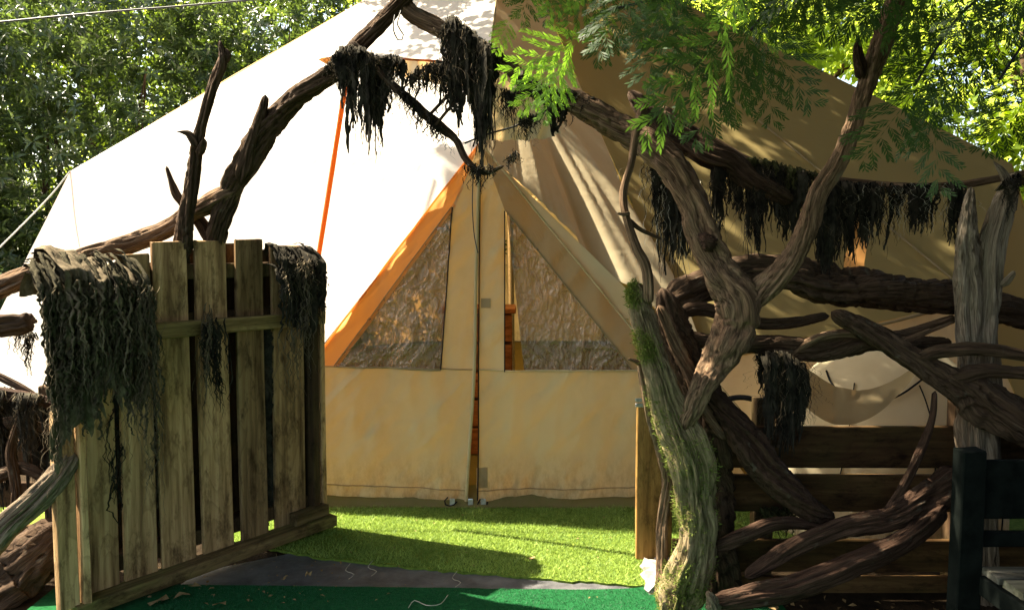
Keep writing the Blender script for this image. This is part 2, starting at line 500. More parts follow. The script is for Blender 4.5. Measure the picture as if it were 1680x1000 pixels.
def log_geo(pts, seed=0, sides=48, step=0.013, rough=1.0, twist=1.5, ends=('jag', 'jag'), wob=0.12, moss=None, lumpk=1.0):
    """pts: rows x,y,z,radius"""
    pts = np.asarray(pts, float)
    L = np.linalg.norm(np.diff(pts[:, :3], axis=0), axis=1).sum()
    n = max(8, int(L / step))
    c = catmull(pts, n)
    path, rad = c[:, :3].copy(), np.maximum(c[:, 3], 0.002)
    s = np.linspace(0, L, n)
    ph = seed * 13.7
    w = np.stack([fbm(np.stack([s * 5 + ph, s * 0 + k * 9.1, s * 0], 1), 2) for k in range(3)], 1)
    path += w * (rad * wob * 2.2)[:, None]
    t, u, b = frames(path)
    th = np.linspace(0, 2 * np.pi, sides, endpoint=False)
    S, TH = np.meshgrid(s, th, indexing='ij')
    RD = np.repeat(rad[:, None], sides, 1)
    tw = TH + twist * S
    q = lambda f, fs, o: np.stack([np.cos(tw) * f + ph + o, np.sin(tw) * f + ph * 0.7, S * fs + o], -1)
    k = np.clip(RD / 0.035, 0.6, 1.6)
    c_, s_ = np.cos(tw), np.sin(tw)
    flute = fbm(np.stack([c_ * 1.3 + ph, s_ * 1.3, S * 1.3], -1), 2)
    strip = vnoise(np.stack([c_ * 2.6 * k + ph, s_ * 2.6 * k + 3, S * 1.6 + 5], -1))
    rid = 1 - np.abs(vnoise(np.stack([c_ * 3.0 * k + ph, s_ * 3.0 * k, S * 1.8 + 5], -1)))
    rid2 = 1 - np.abs(vnoise(np.stack([c_ * 6.0 * k + ph, s_ * 6.0 * k, S * 4 + 9], -1)))
    rid3 = vnoise(np.stack([c_ * 11.0 * k + ph, s_ * 11.0 * k, S * 9 + 2], -1))
    lump = fbm(np.stack([c_ * 1.5 + ph, s_ * 1.5 + 3, S * 7], -1), 2)
    fac = 0.93 + rough * (0.34 * flute + 0.13 * lumpk * lump + 0.10 * strip - 0.34 * np.clip(rid - 0.80, 0, 1) / 0.20 - 0.16 * np.clip(rid2 - 0.78, 0, 1) / 0.22 + 0.035 * rid3)
    Rr = RD * fac
    # broken ends: each ray ends at its own length
    e = np.ones_like(S)
    for which, d0 in ((0, S), (1, L - S)):
        if ends[which] == 'jag':
            jl = RD[0 if which == 0 else -1, 0] * 1.6 * (0.4 + np.abs(vnoise(np.stack([np.cos(TH) * 2 + ph, np.sin(TH) * 2, S * 0 + which * 7.7], -1))))
            e *= np.clip(d0 / np.maximum(jl, 1e-4), 0.0, 1.0) ** 0.45
        elif ends[which] == 'point':
            e *= np.clip(d0 / (L * 0.25), 0.03, 1.0) ** 0.7
    Rr = Rr * np.maximum(e, 0.05)
    V = path[:, None, :] + (np.cos(TH) * Rr)[..., None] * u[:, None, :] + (np.sin(TH) * Rr)[..., None] * b[:, None, :]
    grain = np.stack([np.cos(tw) * RD + ph, np.sin(tw) * RD + ph * .3, S + ph], -1)
    i = np.arange(n - 1)[:, None] * sides
    j = np.arange(sides)[None, :]
    j2 = (j + 1) % sides
    fq = np.stack([i + j, i + j2, i + sides + j2, i + sides + j], -1).reshape(-1, 4)
    V = V.reshape(-1, 3); grain = grain.reshape(-1, 3)
    nv = len(V)
    V = np.vstack([V, path[0], path[-1]])
    grain = np.vstack([grain, grain[0], grain[nv - 1]])
    jj = np.arange(sides)
    f1 = np.stack([np.full(sides, nv), (jj + 1) % sides, jj], 1)
    o = (n - 1) * sides
    f2 = np.stack([np.full(sides, nv + 1), o + jj, o + (jj + 1) % sides], 1)
    at = {'grain': grain}
    if moss is not None:
        nrm = (np.cos(TH)[..., None] * u[:, None, :] + np.sin(TH)[..., None] * b[:, None, :]).reshape(-1, 3)
        mv = moss(V[:nv], nrm)
        at['moss'] = np.concatenate([mv, [0, 0]])
    return V, [fq, np.vstack([f1, f2])], at

def pxlog(rows):
    """rows: px, py, depth Y, pixel width -> x,y,z,r"""
    out = []
    for (x, y, Y, w) in rows:
        p = P(x, y, Y)
        out.append((p.x, p.y, p.z, 0.44 * w / 1300.0 * Y))
    return out

_seed = [3]
def log(name, rows, mat='log', label=None, cat='branch', group=None, parent=None, **kw):
    _seed[0] += 1
    kw.setdefault('twist', random.Random(_seed[0]).uniform(-2.2, 3.5))
    V, Fc, at = log_geo(pxlog(rows), seed=_seed[0], **kw)
    me = mesh_np(name, V, Fc, MAT[mat], True, at)
    if parent is None:
        org = V[0].copy()
        me.transform(Matrix.Translation(-Vector(org)))
        o = link(name, me, None, Vector(org))
        tag(o, label, cat, group)
    else:
        o = link(name, me, parent)
    return o

def tube(name, pts, r, mat, parent=None, sides=8, label=None, cat=None, n=None, group=None):
    pts = np.asarray(pts, float)
    L = np.linalg.norm(np.diff(pts, axis=0), axis=1).sum()
    n = n or max(6, int(L / 0.02))
    n = min(n, 300)
    c = catmull(pts, n)
    t, u, b = frames(c)
    th = np.linspace(0, 2 * np.pi, sides, endpoint=False)
    V = c[:, None, :] + r * (np.cos(th)[None, :, None] * u[:, None, :] + np.sin(th)[None, :, None] * b[:, None, :])
    i = np.arange(n - 1)[:, None] * sides
    j = np.arange(sides)[None, :]
    fq = np.stack([i + j, i + (j + 1) % sides, i + sides + (j + 1) % sides, i + sides + j], -1).reshape(-1, 4)
    me = mesh_np(name, V.reshape(-1, 3), fq, MAT[mat])
    o = link(name, me, parent)
    if label: tag(o, label, cat, group)
    return o

def board_mesh(name, sx, sy, sz, mat, seed=0, bev=0.004, warp=0.004, chips=0.0):
    """board centred on x,y and standing on z=0 if long in z, else centred; slightly warped and nicked"""
    bm = bmesh.new()
    bmesh.ops.create_cube(bm, size=1.0)
    for v in bm.verts:
        v.co = Vector((v.co.x * sx, v.co.y * sy, v.co.z * sz))
    ax = max(range(3), key=lambda k: (sx, sy, sz)[k])
    L = (sx, sy, sz)[ax]
    es = [e for e in bm.edges if abs((e.verts[0].co - e.verts[1].co)[ax]) > L * 0.5]
    bmesh.ops.subdivide_edges(bm, edges=es, cuts=3)
    bmesh.ops.bevel(bm, geom=[e for e in bm.edges if len(e.link_faces) == 2 and e.calc_face_angle(0) > 0.5], offset=bev, segments=1, affect='EDGES')
    rr = random.Random(seed)
    a, b2, c = rr.uniform(-1, 1), rr.uniform(-1, 1), rr.uniform(-1, 1)
    o1, o2 = [k for k in range(3) if k != ax]
    for v in bm.verts:
        t = v.co[ax] / L
        v.co[o1] += warp * (a * math.cos(t * 3.1) + 0.4 * rr.uniform(-1, 1) * chips)
        v.co[o2] += warp * (b2 * math.sin(t * 3.1) + c * t * (1 if v.co[o1] > 0 else -1))
        if abs(t) > 0.45: v.co[ax] += rr.uniform(-1, 1) * 0.004
    me = bpy.data.meshes.new(name)
    bm.to_mesh(me)
    bm.free()
    me.materials.append(MAT[mat])
    return me

def board(name, size, loc, mat, parent=None, rot=(0, 0, 0), seed=None, **kw):
    _seed[0] += 1
    me = board_mesh(name, *size, mat, seed=_seed[0] if seed is None else seed, **kw)
    o = bpy.data.objects.new(name, me)
    COL.objects.link(o)
    o.location = loc
    o.rotation_euler = rot
    if parent is not None: o.parent = parent
    return o

def patch(name, p00, p10, p11, p01, nu, nv, mat, parent=None, disp=None, sag=None, eL=None, eR=None):
    """cloth panel: bottom edge p00->p10, top edge p01->p11; disp(V)->offset array added to V"""
    p00, p10, p11, p01 = [np.array(p, float) for p in (p00, p10, p11, p01)]
    u = np.linspace(0, 1, nu)[:, None, None]
    v = np.linspace(0, 1, nv)[None, :, None]
    V = (p00 * (1 - u) * (1 - v) + p10 * u * (1 - v) + p11 * u * v + p01 * (1 - u) * v)
    if sag is not None:
        V = V + sag(u[..., 0], v[..., 0])
    if disp is not None:
        V = V + disp(V)
    i = np.arange(nu - 1)[:, None] * nv
    j = np.arange(nv - 1)[None, :]
    fq = np.stack([i + j, i + nv + j, i + nv + j + 1, i + j + 1], -1).reshape(-1, 4)
    me = mesh_np(name, V.reshape(-1, 3), fq, MAT[mat])
    return link(name, me, parent)

# ---- leaves
LEAF_T = np.array([[0, 0, 0], [0.45, -0.5, 0.10], [0.5, 0, 0.0], [0.45, 0.5, 0.10], [1.0, 0, -0.12]])
LEAF_F = np.array([[0, 1, 2], [0, 2, 3], [1, 4, 2], [2, 4, 3]])
def norm(a): return a / (np.linalg.norm(a, axis=-1, keepdims=True) + 1e-9)
def leaves(pos, dirs, ups, size, width, rnd):
    n = len(pos)
    d = norm(dirs)
    sd = norm(np.cross(ups, d))
    up = np.cross(d, sd)
    T = LEAF_T[None]
    V = pos[:, None, :] + (T[..., 0:1] * d[:, None, :] + T[..., 1:2] * (width if np.isscalar(width) else width[:, None, None]) * sd[:, None, :] + T[..., 2:3] * up[:, None, :]) * size[:, None, None]
    Fc = LEAF_F[None] + (np.arange(n) * 5)[:, None, None]
    return V.reshape(-1, 3), Fc.reshape(-1, 3), np.repeat(rnd, 5)

def rosettes(centres, axes, rng, k=8, size=0.17, width=0.30, tilt=0.35):
    n = len(centres)
    ax = norm(axes)
    ref = np.where(np.abs(ax[:, 2:3]) < 0.9, np.array([[0, 0, 1.0]]), np.array([[1.0, 0, 0]]))
    a = norm(np.cross(ref, ax)); b = np.cross(ax, a)
    th = (np.arange(k)[None] * 2.4 + rng.uniform(0, 6.3, (n, 1)) + rng.normal(0, .2, (n, k)))
    el = tilt + rng.normal(0, 0.3, (n, k))
    dirs = (np.cos(th) * np.cos(el))[..., None] * a[:, None] + (np.sin(th) * np.cos(el))[..., None] * b[:, None] + np.sin(el)[..., None] * ax[:, None]
    dirs[..., 2] -= 0.18
    pos = np.repeat(centres[:, None], k, 1) + ax[:, None] * rng.uniform(-.03, .03, (n, k))[..., None]
    sz = size * rng.uniform(0.65, 1.25, (n, k))
    rnd = np.clip(rng.uniform(0, 1, (n, 1)) ** 1.5 * 0.8 + rng.uniform(0, .25, (n, k)), 0, 1)
    up = np.repeat(ax[:, None], k, 1)
    return leaves(pos.reshape(-1, 3), dirs.reshape(-1, 3), up.reshape(-1, 3), sz.ravel(), width, rnd.ravel())

# ---- hanging scrim netting
def strands_geo(A, L, rng, K=12, rad=0.003, wob=0.02, over=True, flat=None, curl=0.0, lean=None):
    """A (n,3) hanging points, L (n,) lengths -> tube (or ribbon) mesh hanging straight down, frayed"""
    n = len(A)
    t = np.linspace(0, 1, K)
    path = np.repeat(A[:, None, :], K, 1)
    path[..., 2] -= L[:, None] * t[None]
    st = rng.normal(0, 1, (n, K, 2)).cumsum(1) * wob * np.sqrt(1.0 / K)
    path[..., :2] += st * np.array([1.0, 0.6])
    if np.any(curl):
        ph = rng.uniform(0, 6.3, (n, 1)); fr = rng.uniform(5, 16, (n, 1)); curl = curl * rng.uniform(0, 1, (n, 1)) ** 2.5 * 2.2
        path[..., 0] += curl * np.sin(t[None] * fr + ph); path[..., 2] += curl * 0.7 * np.cos(t[None] * fr * 1.3 + ph)
    if over:                                        # the first two points come over the top from behind
        path[:, 0, 1] += rng.uniform(0.015, 0.04, n); path[:, 0, 2] -= 0.02
        path[:, 1, 1] -= 0.0; path[:, 1, 2] = A[:, 2] + rng.uniform(0.0, 0.012, n)
        path[:, 2:, 1] -= rng.uniform(0.015, 0.035, n)[:, None]
    r = (rad if np.ndim(rad) else np.full(n, rad))[:, None] * (1 - 0.6 * t[None] ** 2) * rng.uniform(0.6, 1.4, (n, K))
    if flat is None:
        th = np.array([0.3, 2.4, 4.5])
        off = np.stack([np.cos(th), np.sin(th), np.zeros(3)], 1)
        V = path[:, :, None, :] + r[..., None, None] * off[None, None]
        m = 3
        a = (np.arange(n)[:, None, None] * K * m + np.arange(K - 1)[None, :, None] * m)
        j = np.arange(3)[None, None, :]; j2 = (j + 1) % 3
    else:
        ang = rng.uniform(-0.7, 0.7, (n, 1)) + rng.normal(0, .09, (n, K)).cumsum(1)
        wd = np.stack([np.cos(ang), np.sin(ang), rng.normal(0, .15, (n, K))], -1)
        V = path[:, :, None, :] + (r * flat)[..., None, None] * np.stack([-wd, wd], 2)
        m = 2
        a = (np.arange(n)[:, None, None] * K * m + np.arange(K - 1)[None, :, None] * m)
        j = np.array([0])[None, None, :]; j2 = j + 1
    Fq = np.stack([a + j, a + j2, a + m + j2, a + m + j], -1).reshape(-1, 4)
    return V.reshape(-1, 3), Fq

def join_geo(parts):
    Vs, Fs, o = [], [], 0
    for V, Fc in parts:
        Vs.append(V); Fs.append(Fc + o); o += len(V)
    return np.vstack(Vs), Fs

def netting(label, cols, Y, n_rib, n_thr, mat='netting', name='scrim_netting', cat='netting', seed=0, depth=0.03, group=None, wide=9.0, thr_mat=None, over=True, min_len=0.25, ragged=1.0, wob=0.03):
    """cols: (px, y_top, y_bottom) along the thing it hangs from; hangs in tapering locks; child = loose threads"""
    rng = np.random.default_rng(seed + 100)
    cols = np.array(cols, float)
    span = cols[-1, 0] - cols[0, 0]
    nc = max(3, int(span / 7.0))
    cxs = np.sort(rng.uniform(cols[0, 0], cols[-1, 0], nc))
    ck = np.clip(1.0 - rng.beta(1.0, 1.7, nc) * ragged, min_len, 1.0)
    cY = Y + rng.uniform(-depth, depth, nc)
    cden = rng.uniform(0.3, 1.0, nc)
    def anchors(n, lo, hi, spread=5.0):
        c = rng.choice(nc, n, p=cden / cden.sum())
        x = np.clip(cxs[c] + rng.normal(0, spread, n), cols[0, 0] - 4, cols[-1, 0] + 4)
        yt = np.interp(x, cols[:, 0], cols[:, 1]); yb = np.interp(x, cols[:, 0], cols[:, 2])
        k = np.clip(ck[c] * rng.uniform(0.55, 1.05, n), lo, hi)
        A = np.array([P(a, b, d) for a, b, d in zip(x, yt + rng.uniform(-3, 5, n), cY[c] + rng.normal(0, 0.008, n))])
        C = np.array([P(a, b, d) for a, b, d in zip(cxs[c], yt, cY[c])])
        return A, (yb - yt) * k / 1300.0 * Y, C - A
    def conv(geo, A, n, K, m, D):
        V, Fq = geo
        V = V.reshape(n, K, m, 3)
        t = np.linspace(0, 1, K)[None, :, None, None]
        V = V + (D * np.array([1, 1, 0]))[:, None, None, :] * (0.8 * t ** 0.8)
        return V.reshape(-1, 3), Fq
    n_rib = int(n_rib * 1.5); n_thr = int(n_thr * 2.4)
    A, L, D = anchors(n_rib, 0.15, 1.0)
    g1 = conv(strands_geo(A, L, rng, 16, 0.0016 * rng.uniform(0.4, 1.4, n_rib), wob * 0.5, over, flat=wide * 0.45), A, n_rib, 16, 2, D)
    A2, L2, D2 = anchors(n_thr, 0.2, 1.12)
    g2 = conv(strands_geo(A2, L2, rng, 16, 0.0014 * rng.uniform(0.5, 2.0, n_thr), wob * 0.8, over, curl=0.003), A2, n_thr, 16, 3, D2)
    V, Fc = join_geo([g1, g2])
    org = Vector(P(*cols[len(cols) // 2][:2], Y))
    me = mesh_np(name, V - np.array(org), Fc, MAT[mat], False)
    o = link(name, me, None, org)
    tag(o, label, cat, group)
    n3 = max(8, n_thr // 4)
    A3, L3, D3 = anchors(n3, 0.3, 1.25, 8.0)
    V3_, F3 = strands_geo(A3, L3, rng, 22, 0.0011, wob * 1.6, over, curl=0.005)
    fr = link('frayed_threads', mesh_np('frayed_threads', V3_, F3, MAT[thr_mat or 'hessian'], False), o)
    fr['kind'] = 'stuff'
    return o

# ================================================================== ground
def flat_poly(name, pts, z, mat, thick=0.0, parent=None):
    bm = bmesh.new()
    vs_ = [bm.verts.new((p[0], p[1], z)) for p in pts]
    f = bm.faces.new(vs_)
    if f.normal.z < 0: f.normal_flip()
    if thick:
        r = bmesh.ops.extrude_face_region(bm, geom=[f])
        for v in r['geom']:
            if isinstance(v, bmesh.types.BMVert): v.co.z += thick
    bmesh.ops.recalc_face_normals(bm, faces=bm.faces)
    me = bpy.data.meshes.new(name)
    bm.to_mesh(me); bm.free()
    me.materials.append(MAT[mat])
    return link(name, me, parent)

g = flat_poly('ground', [(-300, -300), (300, -300), (300, 300), (-300, 300)], -0.012, 'soil')
g['kind'] = 'structure'

def edge_line(px_pts, n=60, jit=0.008, seed=1):
    w = [PG(x, y) for x, y in px_pts]
    rng = np.random.default_rng(seed)
    c = catmull(np.array([(p.x, p.y) for p in w]), n)
    c[:, 1] += rng.normal(0, jit, n)
    return [tuple(p) for p in c]

mem = flat_poly('weed_membrane', [tuple(PG(x, y)[:2]) for x, y in ((250, 985), (330, 935), (480, 905), (700, 915), (1100, 950), (1100, 990))], -0.004, 'membrane')
tag(mem, 'strip of bare grey weed membrane between the two pieces of turf', 'ground sheet')

old_front = edge_line([(300, 872), (450, 902), (545, 918), (700, 934), (890, 950), (1000, 958), (1085, 966), (1200, 985)], 90, 0.006, 2)
old_pts = [p for p in old_front if p[0] < 1.02] + [(1.05, 3.95), (6.0, 3.95), (6.0, 4.9), (-5.0, 4.9), (-5.0, 4.1)]
to = flat_poly('pale_turf', old_pts, -0.006, 'turf_old_base', 0.012)
to['kind'] = 'structure'
new_back = edge_line([(100, 958), (380, 962), (700, 966), (990, 969), (1090, 962), (1250, 958)], 60, 0.002, 3)
new_pts = new_back + [(1.3, 0.6), (-1.9, 0.6)]
tn = flat_poly('emerald_turf', new_pts, -0.003, 'turf_new_base', 0.012)
tn['kind'] = 'structure'

def blades(name, n, xr, yr, z, length, mat, test, parent, seed):
    rng = np.random.default_rng(seed)
    x = rng.uniform(*xr, n); y = rng.uniform(*yr, n)
    k = test(x, y)
    x, y = x[k], y[k]; n = len(x)
    th = rng.uniform(0, 6.3, n)
    L = length * rng.uniform(0.6, 1.3, n)
    patchy = fbm(np.stack([x * 5, y * 5, x * 0], 1), 3)
    lx = rng.normal(0, 0.5, n); ly = rng.normal(0, 0.5, n)
    w = length * 0.09
    b0 = np.stack([x - np.cos(th) * w, y - np.sin(th) * w, np.full(n, z)], 1)
    b1 = np.stack([x + np.cos(th) * w, y + np.sin(th) * w, np.full(n, z)], 1)
    tp = np.stack([x + lx * L, y + ly * L, z + L * (0.75 + 0.25 * patchy)], 1)
    V = np.stack([b0, b1, tp], 1).reshape(-1, 3)
    Fc = np.arange(3 * n).reshape(-1, 3)
    rnd = np.clip(0.5 + 0.45 * patchy + rng.normal(0, .2, n), 0, 1)
    o = link(name, mesh_np(name, V, Fc, MAT[mat], False, {'rnd': np.repeat(rnd, 3)}), parent)
    o['kind'] = 'stuff'
    return o

of = np.array(old_front); of = of[np.argsort(of[:, 0])]
blades('turf_pile', 110000, (-1.7, 1.6), (3.3, 4.75), 0.004, 0.022, 'turf_old', lambda x, y: (y > np.interp(x, of[:, 0], of[:, 1]) + 0.004) & ((x < 1.02) | (y > 3.97)), to, 5)
nb = np.array(new_back); nb = nb[np.argsort(nb[:, 0])]
blades('turf_pile', 60000, (-1.5, 1.1), (2.9, 3.6), 0.008, 0.010, 'turf_new', lambda x, y: y < np.interp(x, nb[:, 0], nb[:, 1]) - 0.002, tn, 6)

# ================================================================== tent
tent = empty('bell_tent', (0, 8.6, 0))
tag(tent, 'large cream canvas bell tent with pointed zipped entrance', 'tent')
def V3(x, y, z): return np.array((x, y, z), float)
PEAK = np.array(P(831, -136, 8.6))
APEX = np.array(P(787, 238, 4.61))
BL, BR = V3(-1.85, 4.55, 0.0), V3(1.58, 4.55, 0.0)
E54L = np.array(P(115, 281, 6.1)); E54R = np.array(P(1660, 268, 6.1))
E18R = V3(1.08, 4.50, 0.86); D18R = V3(1.80, 4.48, 0.0)
E36R = np.array(P(1600, 492, 5.2)); D36R = V3(3.5, 5.05, 0.0)
D54L = V3(-4.35, 5.85, 0.0); D54R = V3(4.5, 6.0, 0.0)
cx, cy, RR_, EZ = 0.05, 8.6, 4.3, 2.12
ring = []
for a in (90, 126, 162, 198, 234, 270):
    ring.append((cx - RR_ * math.sin(R(a)) * 1, cy - RR_ * math.cos(R(a)), EZ))
# ring runs from left side (a=90) round the back to the right side (a=270)

def folds(ax, freq, amp, zf=0.5, seed=0.0):
    def f(V):
        q = np.stack([V[..., 0] * freq + seed, V[..., 2] * zf * freq * 0.25, V[..., 1] * 0.3 + seed], -1)
        d = fbm(q, 3)
        d = np.sign(d) * np.abs(d) ** 0.8
        return d[..., None] * np.array(ax) * amp
    return f

def roof(p0, p1, mat, sag=0.10, sx=1.0, name='roof_panel', n=36, amp=0.02):
    def s(u, v):
        k = -(sag * 4 * u * (1 - u)) * 4 * v * (1 - v) * 0.8
        return np.stack([k * 0, k * 0, k], -1)
    def d(V):
        q = np.stack([V[..., 0] * 1.3, V[..., 1] * 1.3, V[..., 2] * 1.3], -1)
        return fbm(q, 3)[..., None] * np.array((0, -0.4, 1.0)) * amp
    return patch(name, p0, p1, PEAK, PEAK, n, n, mat, tent, d, s)

roof(E54L, APEX, 'canvas_roof', 0.05, amp=0.0)
seq = [E54L] + [np.array(r) for r in ring] + [E54R]
for i in range(len(seq) - 1):
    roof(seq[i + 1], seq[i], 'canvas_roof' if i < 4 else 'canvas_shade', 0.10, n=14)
    a, b = seq[i + 1].copy(), seq[i].copy()
    c = np.array((cx, cy, 0))
    a0 = a + (a - c) * np.array((0.07, 0.07, 0)); a0[2] = 0
    b0 = b + (b - c) * np.array((0.07, 0.07, 0)); b0[2] = 0
    if i == 0: b0 = D54L
    if i == len(seq) - 2: a0 = D54R
    patch('wall_panel', a0, b0, b, a, 12, 10, 'canvas_roof' if i < 4 else 'canvas_shade', tent)
_fl = folds((0.2, -1, 0.2), 3.0, 0.03, 0.5, 3.3)
patch('wall_panel', D54L, BL, APEX, E54L, 50, 40, 'canvas_roof', tent, lambda V: _fl(V) * np.clip((2.05 - V[..., 2:3]) * 1.2, 0, 1) * np.clip((-0.2 - V[..., 0:1] - (2.1 - V[..., 2:3]) * 0.79) * 2.5, 0, 1))

def pleats(V):
    """gathers that fan down and right from the apex"""
    dx = V[..., 0] - APEX[0]; dz = APEX[2] + 0.7 - V[..., 2] + 0.35 * (V[..., 1] - 4.6)
    ang = np.arctan2(dx, np.maximum(dz, 0.05))
    rr = np.sqrt(dx ** 2 + dz ** 2)
    q = np.stack([ang * 15, rr * 0.5, ang * 0], -1)
    k = fbm(q, 3)
    m = np.clip(rr * 0.8, 0, 1) * np.clip(dx * 3, 0, 1) * np.clip((6.4 - V[..., 1]) / 1.2, 0, 1)
    return (k * 0.15 * m)[..., None] * np.array((0.5, -0.8, 0.3))
patch('roof_panel', APEX, E18R, PEAK, PEAK, 110, 60, 'canvas_drape', tent, pleats)
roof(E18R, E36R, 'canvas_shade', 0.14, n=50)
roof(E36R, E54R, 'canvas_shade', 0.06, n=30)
patch('wall_panel', BR, D18R, E18R, APEX, 40, 40, 'canvas_drape', tent)
patch('wall_panel', D18R, D36R, E36R, E18R, 50, 24, 'canvas_cream', tent, folds((0.5, -1, 0), 2.0, 0.03, 0.4, 8.1))
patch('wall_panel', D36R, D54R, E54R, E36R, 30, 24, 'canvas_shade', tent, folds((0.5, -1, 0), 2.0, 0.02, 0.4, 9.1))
tube('eave_hem', [E18R + V3(0, -.01, 0), (E18R + E36R) / 2 + V3(0, -0.02, -0.02), E36R], 0.010, 'canvas_brown', tent)
for e in (E36R, APEX):
    tube('ridge_seam', [e + V3(0.0, -.012, 0.012), (e * .66 + PEAK * .34) + V3(0, -0.014, 0.014), (e * .33 + PEAK * .67) + V3(0, -0.012, 0.012), PEAK], 0.007, 'canvas_brown', tent)

# --- entrance
def DP(px, py, off=0.0):
    Y = 4.58
    for _ in range(3):
        p = P(px, py, Y)
        Y = 4.55 + 0.06 * p.z / APEX[2]
    p = P(px, py, Y - off)
    return np.array(p)

def door_disp(V):
    x, z = V[..., 0], V[..., 2]
    q1 = np.stack([x * 5.5 + z * 1.2, z * 0.9 - x * 0.6, x * 0], -1)
    q2 = np.stack([x * 13 - z * 2.0, z * 2.4, x * 0 + 4], -1)
    q3 = np.stack([(x - z) * 9, (x + z) * 2.0, x * 0 + 8], -1)
    d = fbm(q1, 2) * 0.030 + fbm(q2, 2) * 0.011 + np.clip(vnoise(q3) - 0.1, 0, 1) * 0.016 + (1 - np.abs(vnoise(q3 * 1.7 + 3))) ** 6 * 0.006
    # gathered just above the hem
    hem = np.exp(-((z - 0.13) / 0.05) ** 2)
    d = d + hem * vnoise(np.stack([x * 24, z * 3, x * 0 + 2], -1)) * 0.010
    return d[..., None] * np.array((0, -1.0, 0))

def film_disp(V):
    x, z = V[..., 0], V[..., 2]
    q = np.stack([x * 16 + 2 * vnoise(np.stack([x * 5, z * 5, x * 0], -1)), z * 7, x * 0 + 1], -1)
    r = (1 - np.abs(vnoise(q))) ** 4 * 0.012 + (1 - np.abs(vnoise(q * 2.3 + 7))) ** 4 * 0.006
    return door_disp(V) + r[..., None] * np.array((0, -1.0, 0))
def dpatch(name, pix, nu, nv, mat, parent, off=0.0):
    return patch(name, *[DP(x, y, off) for x, y in pix], nu, nv, mat, parent, film_disp if mat == 'film' else door_disp)

flapL = dpatch('door_flap', ((335, 806), (765, 820), (779, 606), (508, 600)), 90, 50, 'canvas_door', tent)
dpatch('flap_stile', ((722, 606), (779, 606), (788, 240), (742, 338)), 24, 60, 'canvas_door', flapL)
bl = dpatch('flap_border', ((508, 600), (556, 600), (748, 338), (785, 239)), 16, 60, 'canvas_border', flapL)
dpatch('window_film', ((546, 600), (724, 607), (743, 336), (741, 338)), 110, 110, 'film', flapL, -0.012)
flapR = dpatch('door_flap', ((785, 820), (1245, 808), (1091, 606), (785, 606)), 90, 50, 'canvas_door', tent)
dpatch('flap_stile', ((785, 606), (828, 609), (828, 345), (789, 240)), 20, 60, 'canvas_door', flapR)
dpatch('flap_border', ((1038, 606), (1091, 606), (789, 239), (828, 345)), 16, 60, 'canvas_brown', flapR)
dpatch('window_film', ((860, 609), (1042, 607), (832, 344), (831, 346)), 110, 110, 'film', flapR, -0.012)

def dtube(name, pix, r, mat, parent, off=0.012):
    pts = catmull(np.array([DP(x, y, off) for x, y in pix]), 60)
    pts = pts + door_disp(pts)
    return tube(name, pts, r, mat, parent, 6, n=60)
dtube('seam', [(508, 600), (640, 603), (779, 606)], 0.0035, 'canvas_brown', flapL, 0.004)
dtube('seam', [(785, 606), (900, 608), (1091, 606)], 0.0045, 'canvas_door', flapR, 0.006)
dtube('hem_seam', [(340, 790), (550, 795), (766, 803)], 0.003, 'canvas_brown', flapL, 0.004)
dtube('hem_seam', [(785, 803), (900, 802), (1240, 793)], 0.003, 'canvas_brown', flapR, 0.004)
dtube('rolled_edge', [(786, 270), (781, 450), (778, 606), (771, 720), (765, 820)], 0.011, 'canvas_door', flapL, 0.012)
dtube('zip', [(788, 262), (786, 450), (785, 606), (785, 720), (784, 818)], 0.0045, 'black', flapR, 0.01)
dtube('window_binding', [(742, 340), (733, 470), (723, 606)], 0.004, 'black', flapL, 0.008)
dtube('window_binding', [(828, 346), (828, 470), (828, 609)], 0.004, 'black', flapR, 0.008)
dtube('window_binding', [(548, 600), (640, 475), (741, 339)], 0.003, 'canvas_brown', flapL, 0.006)
dtube('window_binding', [(1038, 606), (933, 475), (829, 345)], 0.003, 'canvas_brown', flapR, 0.006)
dtube('window_binding', [(548, 601), (640, 604), (723, 607)], 0.004, 'canvas_brown', flapL, 0.006)
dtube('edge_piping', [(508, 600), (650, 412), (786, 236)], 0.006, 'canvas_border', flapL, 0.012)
dtube('edge_piping', [(1091, 606), (960, 445), (790, 236)], 0.006, 'canvas_door', flapR, 0.012)
for (x, y, fl, w, h) in ((797, 497, flapR, 8, 8), (791, 782, flapR, 9, 16)):
    dpatch('patch_tab', ((x - w, y + h), (x + w, y + h), (x + w, y - h), (x - w, y - h)), 4, 4, 'canvas_brown', fl, 0.004)
# groundsheet lip under the flaps
lip = patch('groundsheet_lip', V3(-1.9, 4.50, 0.008), V3(1.62, 4.50, 0.008), DP(1245, 796, -0.075), DP(335, 794, -0.075), 80, 10, 'canvas_skirt', tent,
            lambda V: fbm(np.stack([V[..., 0] * 6, V[..., 2] * 5, V[..., 0] * 0], -1), 2)[..., None] * np.array((0, -0.008, 0.0)))
for x in (742, 772, 793):
    b = link('hem_clip', board_mesh('hem_clip', 0.03, 0.012, 0.045, 'steel', seed=x, bev=0.002, warp=0), tent, Vector(DP(x, 824, 0.03)))
tube('hem_loop', [DP(735, 815, 0.03), DP(728, 824, 0.035), DP(740, 830, 0.04), DP(750, 822, 0.03)], 0.004, 'black', tent)
tube('hem_loop', [DP(788, 818, 0.03), DP(782, 832, 0.035), DP(796, 834, 0.04), DP(800, 822, 0.03)], 0.004, 'black', tent)
